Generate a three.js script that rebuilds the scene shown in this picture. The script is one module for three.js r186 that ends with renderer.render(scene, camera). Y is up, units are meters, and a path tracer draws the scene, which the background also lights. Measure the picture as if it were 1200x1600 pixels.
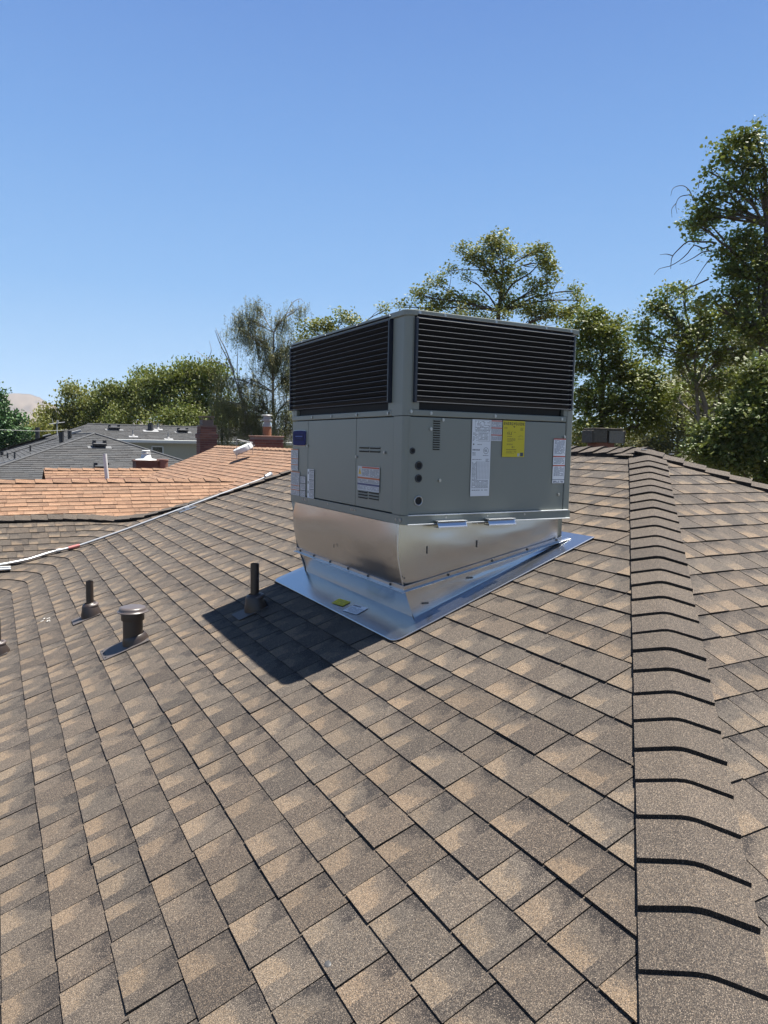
import * as THREE from 'three';
import { RoundedBoxGeometry } from 'three/addons/geometries/RoundedBoxGeometry.js';
import { mergeGeometries } from 'three/addons/utils/BufferGeometryUtils.js';
import { ImprovedNoise } from 'three/addons/math/ImprovedNoise.js';

// ------------------------------------------------------------------ camera, sky, sun, exposure
const V3 = (x, y, z) => new THREE.Vector3(x, y, z);
const scene = new THREE.Scene();
const FOCAL = 1109, W0 = 1200, H0 = 1600;                       // 24 mm phone lens, in pixels of a 1200x1600 picture
const yaw = THREE.MathUtils.degToRad(28.8455), pitch = THREE.MathUtils.degToRad(5.5055), roll = THREE.MathUtils.degToRad(1.1295);
const FW = V3(Math.sin(yaw) * Math.cos(pitch), -Math.sin(pitch), -Math.cos(yaw) * Math.cos(pitch));
const r0 = V3(Math.cos(yaw), 0, Math.sin(yaw)), u0 = r0.clone().cross(FW);
const RT = r0.clone().multiplyScalar(Math.cos(roll)).addScaledVector(u0, Math.sin(roll));
const UP = u0.clone().multiplyScalar(Math.cos(roll)).addScaledVector(r0, -Math.sin(roll));
const camera = new THREE.PerspectiveCamera(2 * THREE.MathUtils.radToDeg(Math.atan(H0 / 2 / FOCAL)), 0.75, 0.05, 9000);
camera.position.set(0, 0, 0); camera.up.copy(UP); camera.lookAt(FW.clone().multiplyScalar(10));
camera.updateMatrixWorld();
scene.add(camera);
const ray = (x, y) => FW.clone().addScaledVector(RT, (x - 600) / FOCAL).addScaledVector(UP, (800 - y) / FOCAL);
const at = (x, y, depth) => ray(x, y).multiplyScalar(depth);

const renderer = new THREE.WebGLRenderer({ antialias: true });
renderer.toneMapping = THREE.LinearToneMapping;
renderer.toneMappingExposure = 2.9;
renderer.shadowMap.enabled = true;

function skyTexture() {                                           // clear summer sky: deep blue overhead, pale at the horizon
  const w = 64, h = 512, d = new Float32Array(w * h * 4);
  const stops = [[-1, 0.095, 0.099, 0.095], [-0.02, 0.111, 0.131, 0.147], [0, 0.185, 0.247, 0.312], [0.08, 0.145, 0.225, 0.324], [0.2, 0.098, 0.179, 0.304], [0.36, 0.070, 0.139, 0.274], [0.56, 0.046, 0.094, 0.227], [0.8, 0.033, 0.061, 0.139], [1, 0.028, 0.049, 0.107]];
  for (let j = 0; j < h; j++) {
    const e = Math.sin((j + .5) / h * Math.PI - Math.PI / 2);
    let i = 0; while (i < stops.length - 2 && e > stops[i + 1][0]) i++;
    const a = stops[i], b = stops[i + 1], t = Math.min(1, Math.max(0, (e - a[0]) / (b[0] - a[0])));
    for (let k = 0; k < w; k++) { const o = (j * w + k) * 4; for (let c = 0; c < 3; c++) d[o + c] = a[c + 1] + (b[c + 1] - a[c + 1]) * t; d[o + 3] = 1; }
  }
  const t = new THREE.DataTexture(d, w, h, THREE.RGBAFormat, THREE.FloatType);
  t.mapping = THREE.EquirectangularReflectionMapping; t.magFilter = t.minFilter = THREE.LinearFilter; t.wrapS = THREE.RepeatWrapping; t.needsUpdate = true;
  return t;
}
scene.background = skyTexture(); scene.environment = scene.background;

const SUN = V3(.575, 1.712, .03).normalize();
const sun = new THREE.DirectionalLight(new THREE.Color(1, .955, .88), 5);
sun.name = 'sun'; sun.position.copy(SUN).multiplyScalar(60); sun.castShadow = true;
sun.shadow.mapSize.set(4096, 4096); Object.assign(sun.shadow.camera, { left: -45, right: 45, top: 45, bottom: -45, near: 1, far: 160 });
scene.add(sun); scene.add(sun.target);

// ------------------------------------------------------------------ helpers
let seed = 7;
const rnd = () => { seed = (seed + 0x6D2B79F5) | 0; let t = Math.imul(seed ^ (seed >>> 15), 1 | seed); t = (t + Math.imul(t ^ (t >>> 7), 61 | t)) ^ t; return ((t ^ (t >>> 14)) >>> 0) / 4294967296; };
const rr = (a, b) => a + (b - a) * rnd();
const gauss = () => (rnd() + rnd() + rnd() + rnd() - 2) * .87;
const clamp = (x, a = 0, b = 1) => Math.min(b, Math.max(a, x));
const smooth = (a, b, x) => { const t = clamp((x - a) / (b - a)); return t * t * (3 - 2 * t); };
const perlin = new ImprovedNoise();
const used = {};
function numbered(n) { if (!(n in used)) { used[n] = 0; return n; } return n + '_' + String(++used[n]).padStart(3, '0'); }
function tag(o, label, category, group, kind) { if (label) o.userData.label = label; if (category) o.userData.category = category; if (group) o.userData.group = group; if (kind) o.userData.kind = kind; return o; }
function thing(name, label, category, pos = V3(0, 0, 0), group) { const g = new THREE.Group(); g.name = numbered(name); g.position.copy(pos); scene.add(g); return tag(g, label, category, group); }
function mesh(name, geo, mat, parent) {
  if (Array.isArray(geo)) geo = join(geo);
  const m = new THREE.Mesh(geo, mat); m.name = parent === scene ? numbered(name) : name; m.castShadow = m.receiveShadow = true; parent.add(m); return m;
}
function join(list) {
  const a = list.map(g => { let q = g.index ? g.toNonIndexed() : g; for (const k of Object.keys(q.attributes)) if (!['position', 'normal', 'uv'].includes(k)) q.deleteAttribute(k); if (!q.attributes.uv) q.setAttribute('uv', new THREE.BufferAttribute(new Float32Array(q.attributes.position.count * 2), 2)); return q; });
  return a.length > 1 ? mergeGeometries(a) : a[0];
}
const box = (w, h, d, x = 0, y = 0, z = 0) => new THREE.BoxGeometry(w, h, d).translate(x, y, z);
const rbox = (w, h, d, x = 0, y = 0, z = 0, r = .004) => new RoundedBoxGeometry(w, h, d, 2, Math.min(r, w / 2.1, h / 2.1, d / 2.1)).translate(x, y, z);
const cyl = (r1, r2, h, x = 0, y = 0, z = 0, n = 20) => new THREE.CylinderGeometry(r1, r2, h, n).translate(x, y, z);
function limb(pts, radii, seg = 6) {                              // tapered tube through points
  const pos = [], nor = [], uv = [], idx = [];
  let ref = V3(.3, .1, .9);
  for (let i = 0; i < pts.length; i++) {
    const t = pts[Math.min(i + 1, pts.length - 1)].clone().sub(pts[Math.max(i - 1, 0)]).normalize();
    const a = ref.clone().addScaledVector(t, -ref.dot(t)).normalize(), b = t.clone().cross(a); ref = a;
    for (let k = 0; k <= seg; k++) {
      const th = k / seg * Math.PI * 2, n = a.clone().multiplyScalar(Math.cos(th)).addScaledVector(b, Math.sin(th)), p = pts[i].clone().addScaledVector(n, radii[i]);
      pos.push(p.x, p.y, p.z); nor.push(n.x, n.y, n.z); uv.push(k / seg, i);
      if (i && k < seg) { const q = i * (seg + 1) + k, w = q - seg - 1; idx.push(w, w + 1, q, w + 1, q + 1, q); }
    }
  }
  const g = new THREE.BufferGeometry();
  g.setAttribute('position', new THREE.Float32BufferAttribute(pos, 3)); g.setAttribute('normal', new THREE.Float32BufferAttribute(nor, 3)); g.setAttribute('uv', new THREE.Float32BufferAttribute(uv, 2)); g.setIndex(idx);
  return g;
}
function polys(list) {                                            // list of convex polygons (arrays of Vector3) -> flat-shaded geometry
  const pos = []; for (const p of list) for (let i = 1; i < p.length - 1; i++) for (const q of [p[0], p[i], p[i + 1]]) pos.push(q.x, q.y, q.z);
  const g = new THREE.BufferGeometry(); g.setAttribute('position', new THREE.Float32BufferAttribute(pos, 3)); g.computeVertexNormals(); return g;
}
function tex(data, w, h, srgb = true) { const t = new THREE.DataTexture(data, w, h); if (srgb) t.colorSpace = THREE.SRGBColorSpace; t.wrapS = t.wrapT = THREE.RepeatWrapping; t.magFilter = THREE.LinearFilter; t.minFilter = THREE.LinearMipmapLinearFilter; t.generateMipmaps = true; t.needsUpdate = true; return t; }
const s8 = l => 255 * (l <= .0031308 ? 12.92 * l : 1.055 * Math.pow(l, 1 / 2.4) - .055);
const std = (r, g, b, rough = .8, o = {}) => new THREE.MeshStandardMaterial({ color: new THREE.Color().setRGB(r, g, b), roughness: rough, ...o });

// ------------------------------------------------------------------ shingle granules: an atlas of tab designs, every granule coloured on its own
const CW = .28, CH = .16;                                        // metres per design
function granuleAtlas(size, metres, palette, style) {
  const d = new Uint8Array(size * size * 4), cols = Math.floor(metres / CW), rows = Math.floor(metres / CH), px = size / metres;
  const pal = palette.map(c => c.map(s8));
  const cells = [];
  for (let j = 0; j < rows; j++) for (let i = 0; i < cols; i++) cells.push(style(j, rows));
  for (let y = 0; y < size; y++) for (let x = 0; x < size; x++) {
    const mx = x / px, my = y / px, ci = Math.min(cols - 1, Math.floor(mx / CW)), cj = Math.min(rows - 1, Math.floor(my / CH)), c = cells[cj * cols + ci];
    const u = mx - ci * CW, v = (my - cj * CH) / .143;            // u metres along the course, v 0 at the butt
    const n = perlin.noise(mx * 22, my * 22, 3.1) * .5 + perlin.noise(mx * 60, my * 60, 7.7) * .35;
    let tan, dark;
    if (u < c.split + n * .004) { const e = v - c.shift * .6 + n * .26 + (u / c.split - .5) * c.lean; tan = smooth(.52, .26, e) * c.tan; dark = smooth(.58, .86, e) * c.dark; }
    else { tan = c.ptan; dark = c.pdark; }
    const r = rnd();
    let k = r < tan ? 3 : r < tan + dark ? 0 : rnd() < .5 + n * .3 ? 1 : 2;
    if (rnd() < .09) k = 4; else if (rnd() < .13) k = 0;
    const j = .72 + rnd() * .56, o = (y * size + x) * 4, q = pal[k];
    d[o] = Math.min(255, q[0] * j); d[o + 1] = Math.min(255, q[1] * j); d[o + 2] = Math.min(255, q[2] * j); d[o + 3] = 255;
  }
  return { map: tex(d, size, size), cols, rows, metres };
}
function noiseMap(size, fn) { const d = new Uint8Array(size * size * 4); for (let i = 0; i < size * size; i++) { const v = clamp(fn((i % size) / size, Math.floor(i / size) / size)) * 255; d[i * 4] = d[i * 4 + 1] = d[i * 4 + 2] = v; d[i * 4 + 3] = 255; } return tex(d, size, size, false); }
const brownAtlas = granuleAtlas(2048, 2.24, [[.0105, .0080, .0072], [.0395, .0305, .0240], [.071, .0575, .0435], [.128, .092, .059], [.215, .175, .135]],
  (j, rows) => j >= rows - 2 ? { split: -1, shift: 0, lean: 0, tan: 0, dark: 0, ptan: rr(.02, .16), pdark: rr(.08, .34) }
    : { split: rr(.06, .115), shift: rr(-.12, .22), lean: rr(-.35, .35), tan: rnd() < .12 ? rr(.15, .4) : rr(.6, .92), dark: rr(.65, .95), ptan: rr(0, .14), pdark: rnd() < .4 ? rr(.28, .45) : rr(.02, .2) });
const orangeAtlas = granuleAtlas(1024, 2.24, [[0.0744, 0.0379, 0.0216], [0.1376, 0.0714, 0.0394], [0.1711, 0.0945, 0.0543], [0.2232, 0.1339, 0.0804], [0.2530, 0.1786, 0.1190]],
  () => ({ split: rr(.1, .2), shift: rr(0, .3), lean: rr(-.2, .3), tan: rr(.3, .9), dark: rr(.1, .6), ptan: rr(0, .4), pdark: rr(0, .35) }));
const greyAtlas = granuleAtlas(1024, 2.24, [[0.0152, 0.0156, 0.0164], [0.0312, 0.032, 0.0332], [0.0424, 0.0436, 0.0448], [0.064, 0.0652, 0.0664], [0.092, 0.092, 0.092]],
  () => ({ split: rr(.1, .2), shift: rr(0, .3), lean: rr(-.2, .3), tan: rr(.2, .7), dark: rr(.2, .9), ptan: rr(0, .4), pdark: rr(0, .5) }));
const gritBump = noiseMap(512, () => rnd()); gritBump.repeat.set(4, 4);
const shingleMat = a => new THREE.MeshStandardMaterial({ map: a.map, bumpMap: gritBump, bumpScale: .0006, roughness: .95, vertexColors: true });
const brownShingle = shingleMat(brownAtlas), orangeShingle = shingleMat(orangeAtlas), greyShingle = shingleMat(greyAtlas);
const underlay = std(.03, .027, .025, .95);

// ------------------------------------------------------------------ the roofs
const S = .35, Y0 = -1.4816, E = .1432, COSA = 1 / Math.hypot(1, S), VC = 7.515, RV = .34;    // slope, exposure, valley
const GROUND = -5.2;
function clipHalf(poly, f) {                                      // Sutherland-Hodgman with f(u,v) >= 0
  const out = [];
  for (let i = 0; i < poly.length; i++) {
    const a = poly[i], b = poly[(i + 1) % poly.length], fa = f(a[0], a[1]), fb = f(b[0], b[1]);
    if (fa >= 0) out.push(a);
    if ((fa >= 0) !== (fb >= 0)) { const t = fa / (fa - fb); out.push([a[0] + (b[0] - a[0]) * t, a[1] + (b[1] - a[1]) * t]); }
  }
  return out;
}
// one tab: a thin wedge whose outline is poly in (u, v); P(u, v, h) gives the point at height h over the deck
function tabGeometry(poly, P, hOf, uv0, cell, atlas, tint, mirror = 0) {
  const pos = [], nor = [], uv = [], col = [];
  const ox = (cell % atlas.cols) * CW, oy = Math.floor(cell / atlas.cols) * CH;
  const U = ([u, v]) => [(ox + clamp(mirror ? uv0[0] + mirror - u : u - uv0[0], .002, CW - .003)) / atlas.metres, (oy + clamp(v - uv0[1], .002, CH - .003)) / atlas.metres];
  let edge = 1; const put = (p, q, n) => { pos.push(p.x, p.y, p.z); nor.push(n.x, n.y, n.z); uv.push(...U(q)); col.push(tint[0] * edge, tint[1] * edge, tint[2] * edge); };
  const top = poly.map(q => P(q[0], q[1], hOf(q[0], q[1]))), low = poly.map(q => P(q[0], q[1], 0));
  const n = V3(0, 0, 0); for (let i = 1; i < top.length - 1; i++) n.add(top[i].clone().sub(top[0]).cross(top[i + 1].clone().sub(top[0])));
  n.normalize(); const flip = n.y < 0; if (flip) n.negate();
  for (let i = 1; i < top.length - 1; i++) { const t = flip ? [0, i + 1, i] : [0, i, i + 1]; for (const k of t) put(top[k], poly[k], n); }
  edge = .22;                                                     // the cut edge is bare asphalt
  for (let i = 0; i < poly.length; i++) {
    const j = (i + 1) % poly.length, e = top[j].clone().sub(top[i]), s = e.cross(low[i].clone().sub(top[i])).normalize(); if (flip) s.negate();
    const m = s.negate(); if (isNaN(m.x)) continue;
    for (const [p, q] of flip ? [[top[i], poly[i]], [top[j], poly[j]], [low[j], poly[j]], [top[i], poly[i]], [low[j], poly[j]], [low[i], poly[i]]] : [[top[i], poly[i]], [low[j], poly[j]], [top[j], poly[j]], [top[i], poly[i]], [low[i], poly[i]], [low[j], poly[j]]]) put(p, q, m);
  }
  const g = new THREE.BufferGeometry();
  g.setAttribute('position', new THREE.Float32BufferAttribute(pos, 3)); g.setAttribute('normal', new THREE.Float32BufferAttribute(nor, 3)); g.setAttribute('uv', new THREE.Float32BufferAttribute(uv, 2)); g.setAttribute('color', new THREE.Float32BufferAttribute(col, 3));
  return g;
}
function seenArea(pts) {                                          // size in the photograph, to choose the pieces that show largest
  let a = 0, inside = false; const q = pts.map(p => { const z = p.dot(FW); if (z < .1) return null; const s = [600 + FOCAL * p.dot(RT) / z, 800 - FOCAL * p.dot(UP) / z]; if (s[0] > -20 && s[0] < 1220 && s[1] > -20 && s[1] < 1620) inside = true; return s; });
  if (!inside || q.includes(null)) return 0;
  for (let i = 0; i < q.length; i++) { const j = (i + 1) % q.length; a += q[i][0] * q[j][1] - q[j][0] * q[i][1]; } return Math.abs(a) / 2;
}
// a sloping field of tabs. O: origin, U: along the course, Vd: up the slope (unit), planes(k): list of f(x, z) >= 0 in plan
function shingleField(out, { O, U, Vd, u: [ua, ub], courses: [ka, kb], planes, atlas, lo = .115, hi = .235, th = .0082, gap = .0042, tone = 1, cells, exposure = E, mirror = false }) {
  const N = U.clone().cross(Vd).normalize(); if (N.y < 0) N.negate();
  const P = (u, v, h) => O.clone().addScaledVector(U, u).addScaledVector(Vd, v).addScaledVector(N, h);
  const full = Math.floor(cells ?? (atlas.cols * (atlas.rows - 2)));
  for (let k = ka; k < kb; k++) {
    const v0 = k * exposure, v1 = v0 + exposure + .012;
    let u = ua - rr(0, hi);
    const fs = planes(k).map(f => (a, b) => { const p = P(a, b, 0); return f(p.x, p.z); });
    while (u < ub) {
      const w = rnd() < .3 ? rr(lo, lo * 1.25) : rr(lo * 1.2, hi), butt = v0 + rr(-.0025, .0025), thick = th * rr(.82, 1.05) * (rnd() < .4 ? 1.35 : 1), dip = rr(-.0012, .0012);
      let poly = [[u, butt], [u + w - gap, butt + rr(-.001, .001)], [u + w - gap, v1], [u, v1]];
      for (const f of fs) { poly = clipHalf(poly, f); if (poly.length < 3) break; }
      if (poly.length >= 3) {
        let ar = 0; for (let i = 0; i < poly.length; i++) { const q = poly[(i + 1) % poly.length]; ar += poly[i][0] * q[1] - q[0] * poly[i][1]; }
        if (Math.abs(ar) > 4e-4) {
          const t = rr(.86, 1.13) * tone, warm = rr(-.03, .03);
          const hOf = (a, b) => thick + (.0022 - thick) * clamp((b - v0) / (v1 - v0)) + dip * (a - u) / w;
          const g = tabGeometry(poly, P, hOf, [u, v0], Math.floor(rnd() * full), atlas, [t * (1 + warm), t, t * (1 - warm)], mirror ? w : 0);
          out.push({ g, a: seenArea(poly.filter(q => true).map(q => P(q[0], Math.min(q[1], v0 + exposure), 0))) });
        }
      }
      u += w;
    }
  }
}
function placePieces(out, name, fieldName, mat, parent, most = 300) {
  out.sort((p, q) => q.a - p.a);
  out.slice(0, most).forEach(o => mesh(name, o.g, mat, parent));
  const rest = out.slice(most).map(o => o.g);
  if (rest.length) tag(mesh(fieldName, mergeGeometries(rest), mat, parent), null, null, null, 'stuff');
}
const yA = x => Y0 + S * x;
function valleyLevel(a, b) { if (b < a - RV) return a; if (a < b - RV) return b; return ((a + b) - Math.sqrt(Math.max(0, 2 * RV * RV - (a - b) ** 2))) / 2 + RV; }
const yRoof = (x, z) => Y0 + S * valleyLevel(x, -z - VC);
const hipZ = x => .306 - .942 * x;                               // the hip towards the camera, in plan
const XR = 4.17, PEAK = V3(XR, yA(XR), hipZ(XR));
const SB = S / .942, yB = z => PEAK.y - SB * (z - PEAK.z);
const HIP2 = V3(1, -SB * 1.30, 1.30);                             // the far hip, falling away to the right
const edgeLine = [[-9, -9.08], [.7, -9.08], [1.0, -9.05], [1.3, -8.95], [1.62, -8.76], [2.03, -8.47], [2.5, -8.28], [3.03, -8.16], [XR, -8.02]];
const edgeZ = x => { for (let i = 1; i < edgeLine.length; i++) if (x <= edgeLine[i][0]) { const a = edgeLine[i - 1], b = edgeLine[i]; return a[1] + (b[1] - a[1]) * (x - a[0]) / (b[0] - a[0]); } return edgeLine.at(-1)[1]; };
const EAVE = -3.4;

const house = thing('brown_house', 'low house whose brown shingle roof fills the foreground under the grey unit', 'house', V3(0, GROUND, 0));
const lift = g => g.translate(0, -GROUND, 0);
const roofSheets = [];
const DROP = .004;
const deckPt = (x, y, z) => V3(x, y - DROP, z);
{ // decks
  const zA = edgeLine.map(([x, z]) => [x, z]).filter(([x]) => x > 2);
  // main slope, cut at the valley on its far left
  const strip = [];
  const xs = [EAVE, -2, -1, 0, .6, 1.1, 1.68, 2.03, 2.5, 3.03, 3.6, XR];
  for (let i = 0; i < xs.length - 1; i++) {
    const a = xs[i], b = xs[i + 1], za = Math.max(-(a - RV) - VC, edgeZ(a)), zb = Math.max(-(b - RV) - VC, edgeZ(b));
    strip.push([deckPt(a, yA(a), hipZ(a)), deckPt(b, yA(b), hipZ(b)), deckPt(b, yA(b), zb), deckPt(a, yA(a), za)]);
  }
  roofSheets.push(...strip);
  const f = PEAK.clone().addScaledVector(HIP2, 6.2);
  roofSheets.push([deckPt(PEAK.x, PEAK.y, PEAK.z), deckPt(EAVE, yB(hipZ(EAVE)), hipZ(EAVE)), deckPt(f.x, f.y, f.z)]);       // hip end to the right
  roofSheets.push([deckPt(PEAK.x, PEAK.y, PEAK.z), deckPt(f.x, f.y, f.z), deckPt(f.x, f.y, -8.02), deckPt(XR, PEAK.y, -8.02)]);  // far slope
  for (const [x0, x1] of [[-9, -4], [-4, -2], [-2, -1], [-1, 0], [0, .5], [.5, .8], [.8, 1.38]]) {
    const zlow = x => Math.min(-4.2, -(x + RV) - VC), c = (x, z) => deckPt(x, Y0 + S * (-z - VC), z);
    roofSheets.push([c(x0, edgeZ(x0)), c(x1, edgeZ(x1)), c(x1, Math.max(edgeZ(x1), zlow(x1))), c(x0, Math.max(edgeZ(x0), zlow(x0)))]);
  }
  for (let i = 0; i < 26; i++) for (let j = 0; j < 4; j++) {       // the woven valley between the slopes
    const p = (t, k) => { const q = k / 4 * Math.PI / 2, a = t - RV + RV * Math.cos(q), b = t - RV + RV * Math.sin(q); return deckPt(a, Y0 + S * t, -b - VC); };
    const t0 = EAVE + i * .2, t1 = t0 + .2; const Q = [p(t0, j), p(t1, j), p(t1, j + 1), p(t0, j + 1)];
    if (Q.every(q => q.z > edgeZ(q.x) - .05)) roofSheets.push(Q);
  }
  for (let i = 0; i < edgeLine.length - 1; i++) {                 // back slope behind the edge caps
    const [a, az] = edgeLine[i], [b, bz] = edgeLine[i + 1];
    roofSheets.push([deckPt(a, yRoof(a, az), az), deckPt(b, yRoof(b, bz), bz), V3(b, yRoof(b, bz) - .7, bz - 1.1), V3(a, yRoof(a, az) - .7, az - 1.1)]);
  }
}
const roof = mesh('roof', lift(polys(roofSheets)), underlay, house);
{
  const out = [];
  const vDir = V3(COSA, S * COSA, 0), VA = V3(EAVE, yA(EAVE), 0);
  const CAPC = .10;
  shingleField(out, {                                             // main slope
    O: VA, U: V3(0, 0, -1), Vd: vDir, u: [-4, 9.3], courses: [0, 57], atlas: brownAtlas, mirror: true,
    planes: k => { const x = EAVE + (k + .5) * E * COSA, e = .06, z1 = edgeZ(x - e), z2 = edgeZ(x + e), sl = (z2 - z1) / (2 * e), zc = edgeZ(x); return [(a, b) => hipZ(a) - b, (a, b) => XR - .03 - a, (a, b) => b - (-(a - RV) - VC), (a, b) => b - (zc + sl * (a - x))]; },
  });
  shingleField(out, {                                             // wing slope on the left, rising away
    O: V3(0, Y0 + S * EAVE, -(EAVE + VC)), U: V3(1, 0, 0), Vd: V3(0, S * COSA, -COSA), u: [-6, 2], courses: [0, 40], atlas: brownAtlas, tone: .97,
    planes: () => [(a, b) => -(a + RV) - VC - b - 0 >= 0 ? -(a + RV) - VC - b : -(a + RV) - VC - b, (a, b) => b - edgeZ(a)],
  });
  // hip end
  const N2 = V3(0, S, 0);
  const cosB = 1 / Math.hypot(1, SB);
  const zE = PEAK.z + (PEAK.y - yA(EAVE)) / SB;
  shingleField(out, {
    O: V3(0, yB(zE), zE), U: V3(1, 0, 0), Vd: V3(0, SB * cosB, -cosB), u: [-3.6, 11], courses: [0, 60], atlas: brownAtlas,
    planes: () => [(a, b) => b - hipZ(a), (a, b) => b - (PEAK.z + (a - PEAK.x) * HIP2.z)],
  });
  // the woven valley: tabs that bend
  const dt = E * COSA;
  for (let k = 0; k < 40; k++) for (let j = 0; j < 3; j++) {
    const t0 = EAVE + k * dt, f0 = j / 3, f1 = (j + 1) / 3 - .004;
    const P = (u, v, h) => { const q = u * Math.PI / 2, t = t0 + v * COSA, c = Math.cos(q), s = Math.sin(q), a = t - RV + RV * c, b = t - RV + RV * s, g = 1 / (c + s); const n = V3(-S * c * g, 1, S * s * g).normalize(); return V3(a, Y0 + S * t, -b - VC).addScaledVector(n, h); };
    const probe = P((f0 + f1) / 2, .07, 0); if (probe.z < edgeZ(probe.x) + .02) continue;
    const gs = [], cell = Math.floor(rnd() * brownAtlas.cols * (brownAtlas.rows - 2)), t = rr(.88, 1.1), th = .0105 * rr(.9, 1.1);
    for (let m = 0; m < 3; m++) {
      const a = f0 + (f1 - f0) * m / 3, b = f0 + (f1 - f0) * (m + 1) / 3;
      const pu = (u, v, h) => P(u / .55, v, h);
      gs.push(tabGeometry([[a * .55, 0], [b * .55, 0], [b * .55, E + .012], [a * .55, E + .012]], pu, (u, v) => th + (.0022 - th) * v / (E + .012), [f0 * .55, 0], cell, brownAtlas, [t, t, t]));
    }
    out.push({ g: mergeGeometries(gs), a: seenArea([P(f0, 0, 0), P(f1, 0, 0), P(f1, E, 0), P(f0, E, 0)]) });
  }
  out.forEach(o => lift(o.g));
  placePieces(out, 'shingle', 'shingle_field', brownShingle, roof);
}
// caps: thick bent shingles laid one over the next along hips, ridges and edges
function capRun(name, start, dir, left, right, count, { half = .128, th = .0165, exposure = E, atlas = brownAtlas, mat = brownShingle, parent = roof, over = .05, round = .03, uniform = true, lo = .013, jitter = .007 } = {}) {
  const h = dir.clone().normalize();
  const prof = [-1, -.72, -.4, -.16, 0, .16, .4, .72, 1];
  for (let i = 0; i < count; i++) {
    const s0 = i * exposure + rr(-jitter, jitter), t = rr(.84, 1.12), w0 = half * rr(.985, 1.015), skew = rr(-.005, .005), thick = th * rr(.85, 1.12);
    const row = (s, rise) => prof.map(k => {
      const a = k < 0 ? left : right, w = Math.abs(k) * w0, lift0 = Math.max(0, 1 - w / round) ** 2 * -.003;
      const n = V3(0, 1, 0);
      return start.clone().addScaledVector(h, s + skew * k).addScaledVector(a, w).addScaledVector(n, rise + lift0 + lo);
    });
    const bot = row(s0, thick), botLow = row(s0, -.012), topRow = row(s0 + exposure + over, .0015), topLow = row(s0 + exposure + over, -.012);
    const pos = [], nor = [], uv = [], col = [], cell = Math.floor(rnd() * atlas.cols * 2), ox = (cell % atlas.cols) * CW, oy = (atlas.rows - 1 - Math.floor(cell / atlas.cols)) * CH;
    const put = (p, n, a, b) => { pos.push(p.x, p.y, p.z); nor.push(n.x, n.y, n.z); uv.push((ox + .002 + a * .272) / atlas.metres, (oy + .002 + b * .152) / atlas.metres); col.push(t * edge, t * edge, t * edge); };
    let edge = 1;
    const quad = (A, B, C, D, ab) => { let n = B.clone().sub(A).cross(D.clone().sub(A)).normalize(); const tri = (x, y, z, i1, i2, i3) => { put(x, n, ...ab[i1]); put(y, n, ...ab[i2]); put(z, n, ...ab[i3]); }; tri(A, B, C, 0, 1, 2); tri(A, C, D, 0, 2, 3); };
    for (let k = 0; k < prof.length - 1; k++) {
      const a = (prof[k] + 1) / 2, b = (prof[k + 1] + 1) / 2;
      quad(bot[k], bot[k + 1], topRow[k + 1], topRow[k], [[a, 0], [b, 0], [b, 1], [a, 1]]);
      edge = .26; quad(botLow[k], botLow[k + 1], bot[k + 1], bot[k], [[a, 0], [b, 0], [b, .05], [a, .05]]); edge = 1;
    }
    edge = .25; for (const [k, sgn] of [[0, 1], [prof.length - 1, -1]]) { const q = sgn > 0 ? [botLow[k], bot[k], topRow[k], topLow[k]] : [bot[k], botLow[k], topLow[k], topRow[k]]; quad(...q, [[0, 0], [0, .05], [0, 1], [0, .95]]); }
    const g = new THREE.BufferGeometry();
    g.setAttribute('position', new THREE.Float32BufferAttribute(pos, 3)); g.setAttribute('normal', new THREE.Float32BufferAttribute(nor, 3)); g.setAttribute('uv', new THREE.Float32BufferAttribute(uv, 2)); g.setAttribute('color', new THREE.Float32BufferAttribute(col, 3));
    if (parent === roof) lift(g);
    mesh(name, g, mat, parent);
  }
}
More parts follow.
